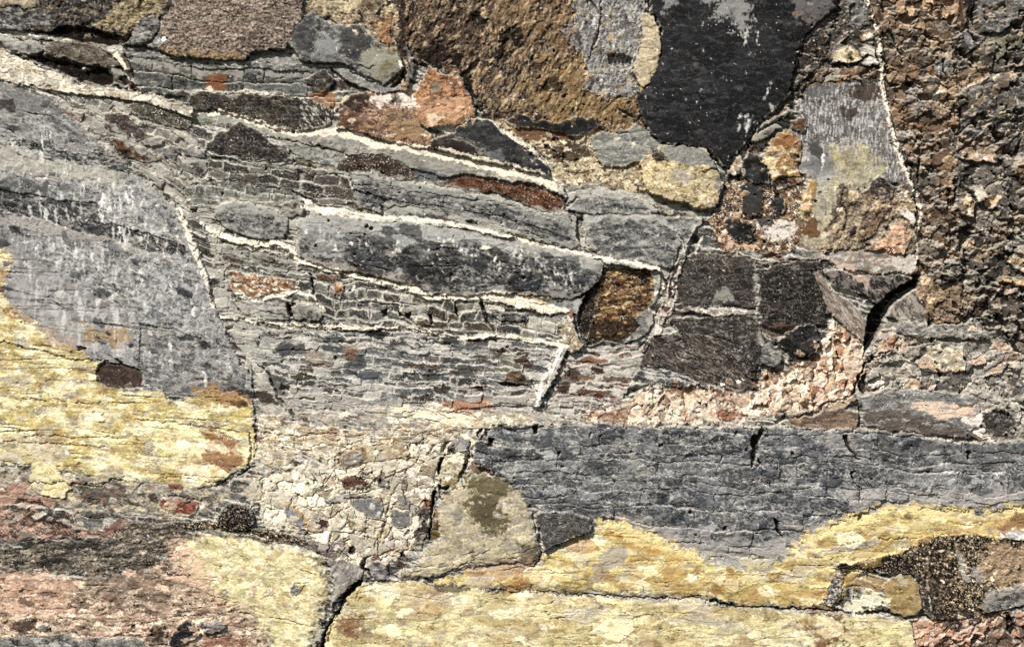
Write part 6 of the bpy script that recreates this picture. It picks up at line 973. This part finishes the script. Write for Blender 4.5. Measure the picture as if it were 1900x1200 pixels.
CR(YB, 34, (30, 110), 1, seed=296, da=6, wob=.06, w=(.4, .9), d=(2, 5), col='6a532e'); FL(YB, 130, (12, 70), .45, 2, ['e3daae', 'c9b77c', 'd9cc92', 'b7b09c', 'b0925a', 'ebe4c3'], (-1.4, 1.4), 297, (.2, .55), 14, tilt=.05, rim=.3); FL(YB, 40, (5, 14), .6, 0, ['8d6a38', '9c8250'], (-2, 0), 298, (.3, .7), 30, rim=0)
LOBE = '350,1010 560,1020 610,1060 590,1190 500,1160 360,1080'
FL(LOBE, 80, (8, 40), .5, 10, ['ece6c4', 'c4b679', 'ddd4a4', 'b8a88a', 'b29a58'], (-1.6, 1.6), 299, (.2, .6), 20, tilt=.06, rim=.3); CR(LOBE, 16, (20, 70), 12, seed=300, da=10, col='6a5a38')
PK = '0,1060 330,1010 400,1100 500,1190 0,1180'
FL(PK, 170, (7, 40), .35, -4, ['d3b397', 'b5937a', '7f6654', 'e0c9ac', '5a483c', 'c49c7c'], (-2, 2), 301, (.3, .8), 14, rim=.3); FL(PK, 50, (4, 12), .6, 0, ['352a24', '44362d'], (-5, -1), 302, (.6, .9), 30, rim=0); CR(PK, 26, (20, 80), 0, seed=303)
BAND = '0,870 300,895 440,900 400,950 260,970 0,1000'
FL(BAND, 150, (7, 36), .4, 3, ['b5ab92', '8e8578', '5d544d', 'cbbf98', '9a6b56', 'a49a8a', '453d38'], (-2, 2), 304, (.35, .85), 16); FL('0,1005 330,990 310,1040 0,1060', 120, (6, 40), .22, -4, ['4a4642', '8d8576', '37342f', 'a59a82', '6b655b'], (-2, 2), 305, (.35, .85), 8, rim=.2)
FL('1700,1000 1900,1000 1900,1090 1720,1130', 150, (4, 14), .5, -10, ['c9b592', 'a5896a', '2b2420', 'ddcbaa'], (-2, 2), 306, (.5, .95), 30, rim=0); FL('1700,1150 1900,1130 1900,1200 1700,1200', 60, (8, 34), .5, -40, ['c59a7a', 'a87a5c', '6b5040', 'd9b596', 'b5aca2'], (-4, 4), 307, (.4, .85), 40, tilt=.25)
FL('860,900 980,900 990,1030 820,1040', 60, (8, 34), .35, 50, ['a59b78', '8c8461', 'c4baa0', '6f6749', '9a9588'], (-2, 2), 308, (.25, .65), 20); CR('740,1040 1000,1000 1000,1050 760,1070', 16, (20, 80), -12, seed=309, da=5)
# pale dusty seams that link the beds
for q in ['376,392,9 392,430,9 404,480,9 416,540,11 436,600,14 462,650,13 484,700,8', '340,300,2 430,296,3 520,304,3 600,314,3 654,320,4 740,336,4 820,346,4 900,362,4 980,384,4 1046,398,4', '1040,352,5 1100,346,4 1180,362,4 1240,384,5 1304,402,5 1286,432,4 1268,470,4 1244,500,4', '396,384,4 420,372,3 500,376,3 560,396,4', '548,410,4 548,450,5 560,484,4', '1074,400,3 1078,450,4', '430,470,3 500,500,3 560,500,2', '440,620,4 560,636,3 700,640,4 850,650,3 1000,660,3', '1230,500,5 1226,560,5 1200,610,4', '1400,478,3 1402,560,2 1410,640,2', '700,380,2 800,388,3 880,404,3 960,430,3', '100,190,4 200,230,4 290,300,4 330,380,4', '250,330,3 330,392,4 352,440,3', '560,300,2 556,360,2', '470,560,3 472,600,2', '640,500,2 650,560,2 640,610,2', '760,540,2 770,620,2']:
    ST(q, 'a9a79b', .8, 6, line=True, w=6, n=(18, 12, .0), hard=.25, ridge_h=.2)
for q in ['330,388,4 346,424,6 362,462,6 376,500,5 388,540,3.5 398,572,2', '380,418,4 400,436,7 440,446,7 500,452,6 540,462,6 556,484,5 620,502,4 700,526,5 760,534,5 800,556,6 860,552,5 920,548,8 980,562,8 1050,578,5', '412,590,2 500,600,3 600,606,3 740,608,3 850,626,4 950,622,3 1050,642,4', '560,384,2 640,390,3 700,404,4 780,408,4 840,414,3 930,436,3 1010,456,3 1100,474,4 1220,498,4', '1604,0,4 1614,30,3 1628,80,3 1632,120,4 1640,180,5 1652,240,5 1664,290,4 1684,330,4 1702,372,4 1708,400,3 1700,450,2 1698,490,2']:
    ST(q, 'd8cfba', .9, 3, line=True, w=4, n=(12, 7, .12), hard=.12, ridge_h=.5)
# lower main crack last, it cuts everything
K('668,1078,4.5 656,1088,6 644,1098,5 638,1106,6 634,1120,6 630,1130,3 620,1144,2 612,1160,3.5 604,1180,4 598,1196,4.5 592,1240,5', 4, 34, '1d1916')
K('628,1136,1 618,1162,2 610,1190,2', 2, 10)
# ------------------------------------------------------------------ dust that settles on the little ledges
gy = np.zeros_like(H)
H *= HS
Hs = H.copy()
for _ in range(2):
    Hs[1:-1, 1:-1] = (Hs[1:-1, 1:-1] * 2 + Hs[:-2, 1:-1] + Hs[2:, 1:-1] + Hs[1:-1, :-2] + Hs[1:-1, 2:]) / 6
gy[1:-1] = (Hs[2:] - Hs[:-2]) / (2 * S)
dn = fbm(GU / 9, GV / 6, 777, 3)
dm = sm(.25, 1.1, gy + dn * .5) * DUST
COL = mix(COL, C('b9b3a4'), dm)
veil = sm(.12, .3, fbm(GU / 24, GV / 14, 801, 5, .6) + .12 * fbm(GU / 300, GV / 200, 802, 2)) * np.where(COL.sum(-1) < .75, 1, .4)
dk = sm(.22, .36, fbm(GU / 22, GV / 13, 805, 4, .6))
COL = mix(COL, C('aca898'), veil * (DUST > .3) * .12)
COL = COL * (1 - .22 * dk)[..., None]
fl = sm(.62, .7, fbm(GU / 8, GV / 5, 806, 3)) * sm(-.1, .3, fbm(GU / 50, GV / 40, 807, 2))
COL = mix(COL, C('e2ddd0'), fl * .75)
lum = (COL * np.array([.3, .55, .15], np.float32)).sum(-1, keepdims=True)
COL = COL + (lum - COL) * DESAT
COL = COL * (np.clip(lum, .02, 1) / .40) ** GAM * np.array([1.02, .99, .98], np.float32)
COL = np.clip(COL * ALB, .004, .85)

# ------------------------------------------------------------------ materials
def stone_mat(name, rough, spec, n1, n2, bump, vein=0.0):
    m = bpy.data.materials.new(name)
    m.use_nodes = True
    t = m.node_tree; N = t.nodes; Lk = t.links
    b = N.get('Principled BSDF')
    at = N.new('ShaderNodeAttribute'); at.attribute_name = 'tint'
    geo = N.new('ShaderNodeNewGeometry')
    def noise(sc, det, ro=.6):
        q = N.new('ShaderNodeTexNoise'); q.inputs['Scale'].default_value = sc
        q.inputs['Detail'].default_value = det; q.inputs['Roughness'].default_value = ro
        Lk.new(geo.outputs['Position'], q.inputs['Vector'])
        return q
    def mr(src, a, bb, c, d):
        q = N.new('ShaderNodeMapRange')
        for i, v in zip(('From Min', 'From Max', 'To Min', 'To Max'), (a, bb, c, d)): q.inputs[i].default_value = v
        Lk.new(src, q.inputs['Value'])
        return q.outputs[0]
    a1, a2 = noise(140, 4, .7), noise(520, 3, .7)
    mu = N.new('ShaderNodeMath'); mu.operation = 'MULTIPLY'
    Lk.new(mr(a1.outputs['Fac'], .3, .7, 1 - n1, 1 + n1), mu.inputs[0])
    Lk.new(mr(a2.outputs['Fac'], .3, .7, 1 - n2, 1 + n2), mu.inputs[1])
    vm = N.new('ShaderNodeVectorMath'); vm.operation = 'SCALE'
    Lk.new(at.outputs['Color'], vm.inputs[0]); Lk.new(mu.outputs[0], vm.inputs['Scale'])
    Lk.new(vm.outputs[0], b.inputs['Base Color'])
    Lk.new(mr(a1.outputs['Fac'], .3, .7, rough - .08, rough + .08), b.inputs['Roughness'])
    b.inputs['Specular IOR Level'].default_value = spec
    bp = N.new('ShaderNodeBump'); bp.inputs['Strength'].default_value = bump
    bp.inputs['Distance'].default_value = .003
    Lk.new(a2.outputs['Fac'], bp.inputs['Height'])
    Lk.new(bp.outputs[0], b.inputs['Normal'])
    return m

MATS = {
    'stone': stone_mat('weathered_stone', .9, .06, .14, .12, .35),
    'slate': stone_mat('dark_slate', .82, .08, .10, .10, .25),
    'clay': stone_mat('yellow_mudstone', .93, .05, .10, .10, .3),
    'grit': stone_mat('gritty_sandstone', .9, .06, .26, .24, .6),
    'vein': stone_mat('chalky_vein', .9, .06, .08, .08, .3),
}

# ------------------------------------------------------------------ meshes
X3 = (GU - CU) * PX
Y3 = -H * PX
Z3 = Z0 + (CV - GV) * PX
BACK = 0.24

def emit(name, jj, ii, mat, parent=None, ploc=None):
    """one closed-sided block of rock from its grid cells"""
    q = jj * NW + ii
    quads = np.stack([q, q + NW, q + NW + 1, q + 1], 1)
    verts, inv = np.unique(quads, return_inverse=True)
    inv = inv.reshape(-1, 4)
    co = np.stack([X3.ravel()[verts], Y3.ravel()[verts], Z3.ravel()[verts]], 1)
    # boundary edges -> sides running back into the hill
    e = np.concatenate([inv[:, [k, (k + 1) % 4]] for k in range(4)])
    key = e[:, 0].astype(np.int64) * len(verts) + e[:, 1]
    rev = e[:, 1].astype(np.int64) * len(verts) + e[:, 0]
    be = e[~np.isin(key, rev)]
    n0 = len(verts)
    bv, binv = np.unique(be, return_inverse=True)
    binv = binv.reshape(-1, 2)
    top = co[bv].copy(); bot = co[bv].copy(); bot[:, 1] = BACK
    t0 = n0; b0 = n0 + len(bv)
    side = np.stack([binv[:, 1] + t0, binv[:, 0] + t0, binv[:, 0] + b0, binv[:, 1] + b0], 1)
    allv = np.concatenate([co, top, bot]).astype(np.float32)
    col = COL.reshape(-1, 3)[verts]
    colall = np.concatenate([col, col[bv], col[bv]])
    faces = np.concatenate([inv, side]).astype(np.int32)
    loc = np.array([co[:, 0].mean(), 0.0, co[:, 2].mean()])
    me = bpy.data.meshes.new(name)
    me.vertices.add(len(allv))
    me.vertices.foreach_set('co', (allv - loc).astype(np.float32).ravel())
    me.loops.add(faces.size)
    me.loops.foreach_set('vertex_index', faces.ravel())
    me.polygons.add(len(faces))
    me.polygons.foreach_set('loop_start', np.arange(0, faces.size, 4, dtype=np.int32))
    me.polygons.foreach_set('use_smooth', np.ones(len(faces), bool))
    me.update(calc_edges=True)
    at = me.attributes.new('tint', 'FLOAT_COLOR', 'POINT')
    rgba = np.ones((len(allv), 4), np.float32); rgba[:, :3] = colall
    at.data.foreach_set('color', rgba.ravel())
    me.materials.append(MATS[mat])
    o = bpy.data.objects.new(name, me)
    scn.collection.objects.link(o)
    if parent is not None:
        o.parent = parent
        o.location = loc - ploc
    else:
        o.location = loc
    return o, loc

cell_own = OWN[:-1, :-1]
cell_sub = SUB[:-1, :-1]
order = np.argsort(cell_own.ravel(), kind='stable')
so = cell_own.ravel()[order]
for k, T in enumerate(THINGS):
    lo, hi_ = np.searchsorted(so, k), np.searchsorted(so, k + 1)
    idx = order[lo:hi_]
    if len(idx) < 6:
        print('EMPTY', k, T['name'], T['label']); continue
    ii = idx % (NW - 1); jj = idx // (NW - 1)
    rest = np.ones(len(idx), bool); groups = []
    if T['parts']:
        s = cell_sub.ravel()[idx]
        u, inv, cnt = np.unique(s, return_inverse=True, return_counts=True)
        big = np.argsort(-cnt)
        big = [b for b in big if cnt[b] >= T['minp']][:100]
        if len(big) == len(u) and len(big) > 1: big = big[:-1]
        o2 = np.argsort(inv, kind='stable'); si = inv[o2]
        for b in big:
            g = o2[np.searchsorted(si, b):np.searchsorted(si, b + 1)]
            groups.append(g); rest[g] = False
    o, loc = emit(T['name'], jj[rest], ii[rest], T['mat'])
    o['label'] = T['label']; o['category'] = T['cat']
    if T['group']: o['group'] = T['group']
    for g in groups:
        r_, g_, b_ = COL[jj[g], ii[g]].mean(0)
        tone = 'pale' if r_ + g_ + b_ > .75 else ('brown' if r_ > b_ * 1.45 else 'grey')
        emit(tone + '_' + T['parts'], jj[g], ii[g], T['mat'], o, loc)

# ------------------------------------------------------------------ the hill the face is cut into, running on past the frame
CS = 14.0
cu = np.arange(-1800, 3700 + 1, CS, dtype=np.float32)
cv = np.arange(-900, 1450 + 1, CS, dtype=np.float32)
BU, BV = np.meshgrid(cu, cv)
bi = np.clip(((BU - U0) / S).astype(int), 3, NW - 4); bj = np.clip(((BV - V0) / S).astype(int), 3, NH - 4)
ext = np.maximum(np.maximum(U0 - BU, BU - U1), np.maximum(V0 - BV, BV - V1))
wob = (60 * fbm(BU / 160, BV / 120, 31, 3), 60 * fbm(BU / 160, BV / 120, 35, 3))
bi2 = np.clip(((BU + wob[0] - U0) / S).astype(int), 20, NW - 21); bj2 = np.clip(((BV + wob[1] - V0) / S).astype(int), 20, NH - 21)
hill_c = COL[bj2, bi2] * .9
wi, wf1, wf2, wlx, wly = worley(BU / 120, BV / 60, 9)
hill_h = np.where(ext < 0, -60.0, -6 + (rnd(wi, 1) - .5) * 24 + 14 * wlx * (rnd(wi, 2) - .5) + 14 * fbm(BU / 90, BV / 50, 3, 3))
nb, nm = len(cv), len(cu)
hv = np.stack([(BU - CU) * PX, -hill_h * PX, Z0 + (CV - BV) * PX], -1).reshape(-1, 3)
q = (np.arange(nb - 1)[:, None] * nm + np.arange(nm - 1)[None]).ravel()
fc = np.stack([q, q + nm, q + nm + 1, q + 1], 1)
me = bpy.data.meshes.new('hillside')
me.from_pydata(hv.tolist(), [], fc.tolist())
at = me.attributes.new('tint', 'FLOAT_COLOR', 'POINT')
rgba = np.ones((len(hv), 4), np.float32); rgba[:, :3] = hill_c.reshape(-1, 3)
at.data.foreach_set('color', rgba.ravel())
me.materials.append(MATS['stone'])
o = bpy.data.objects.new('hillside', me)
scn.collection.objects.link(o)
o['kind'] = 'structure'
print('things', len(THINGS), 'objects', len(bpy.data.objects))
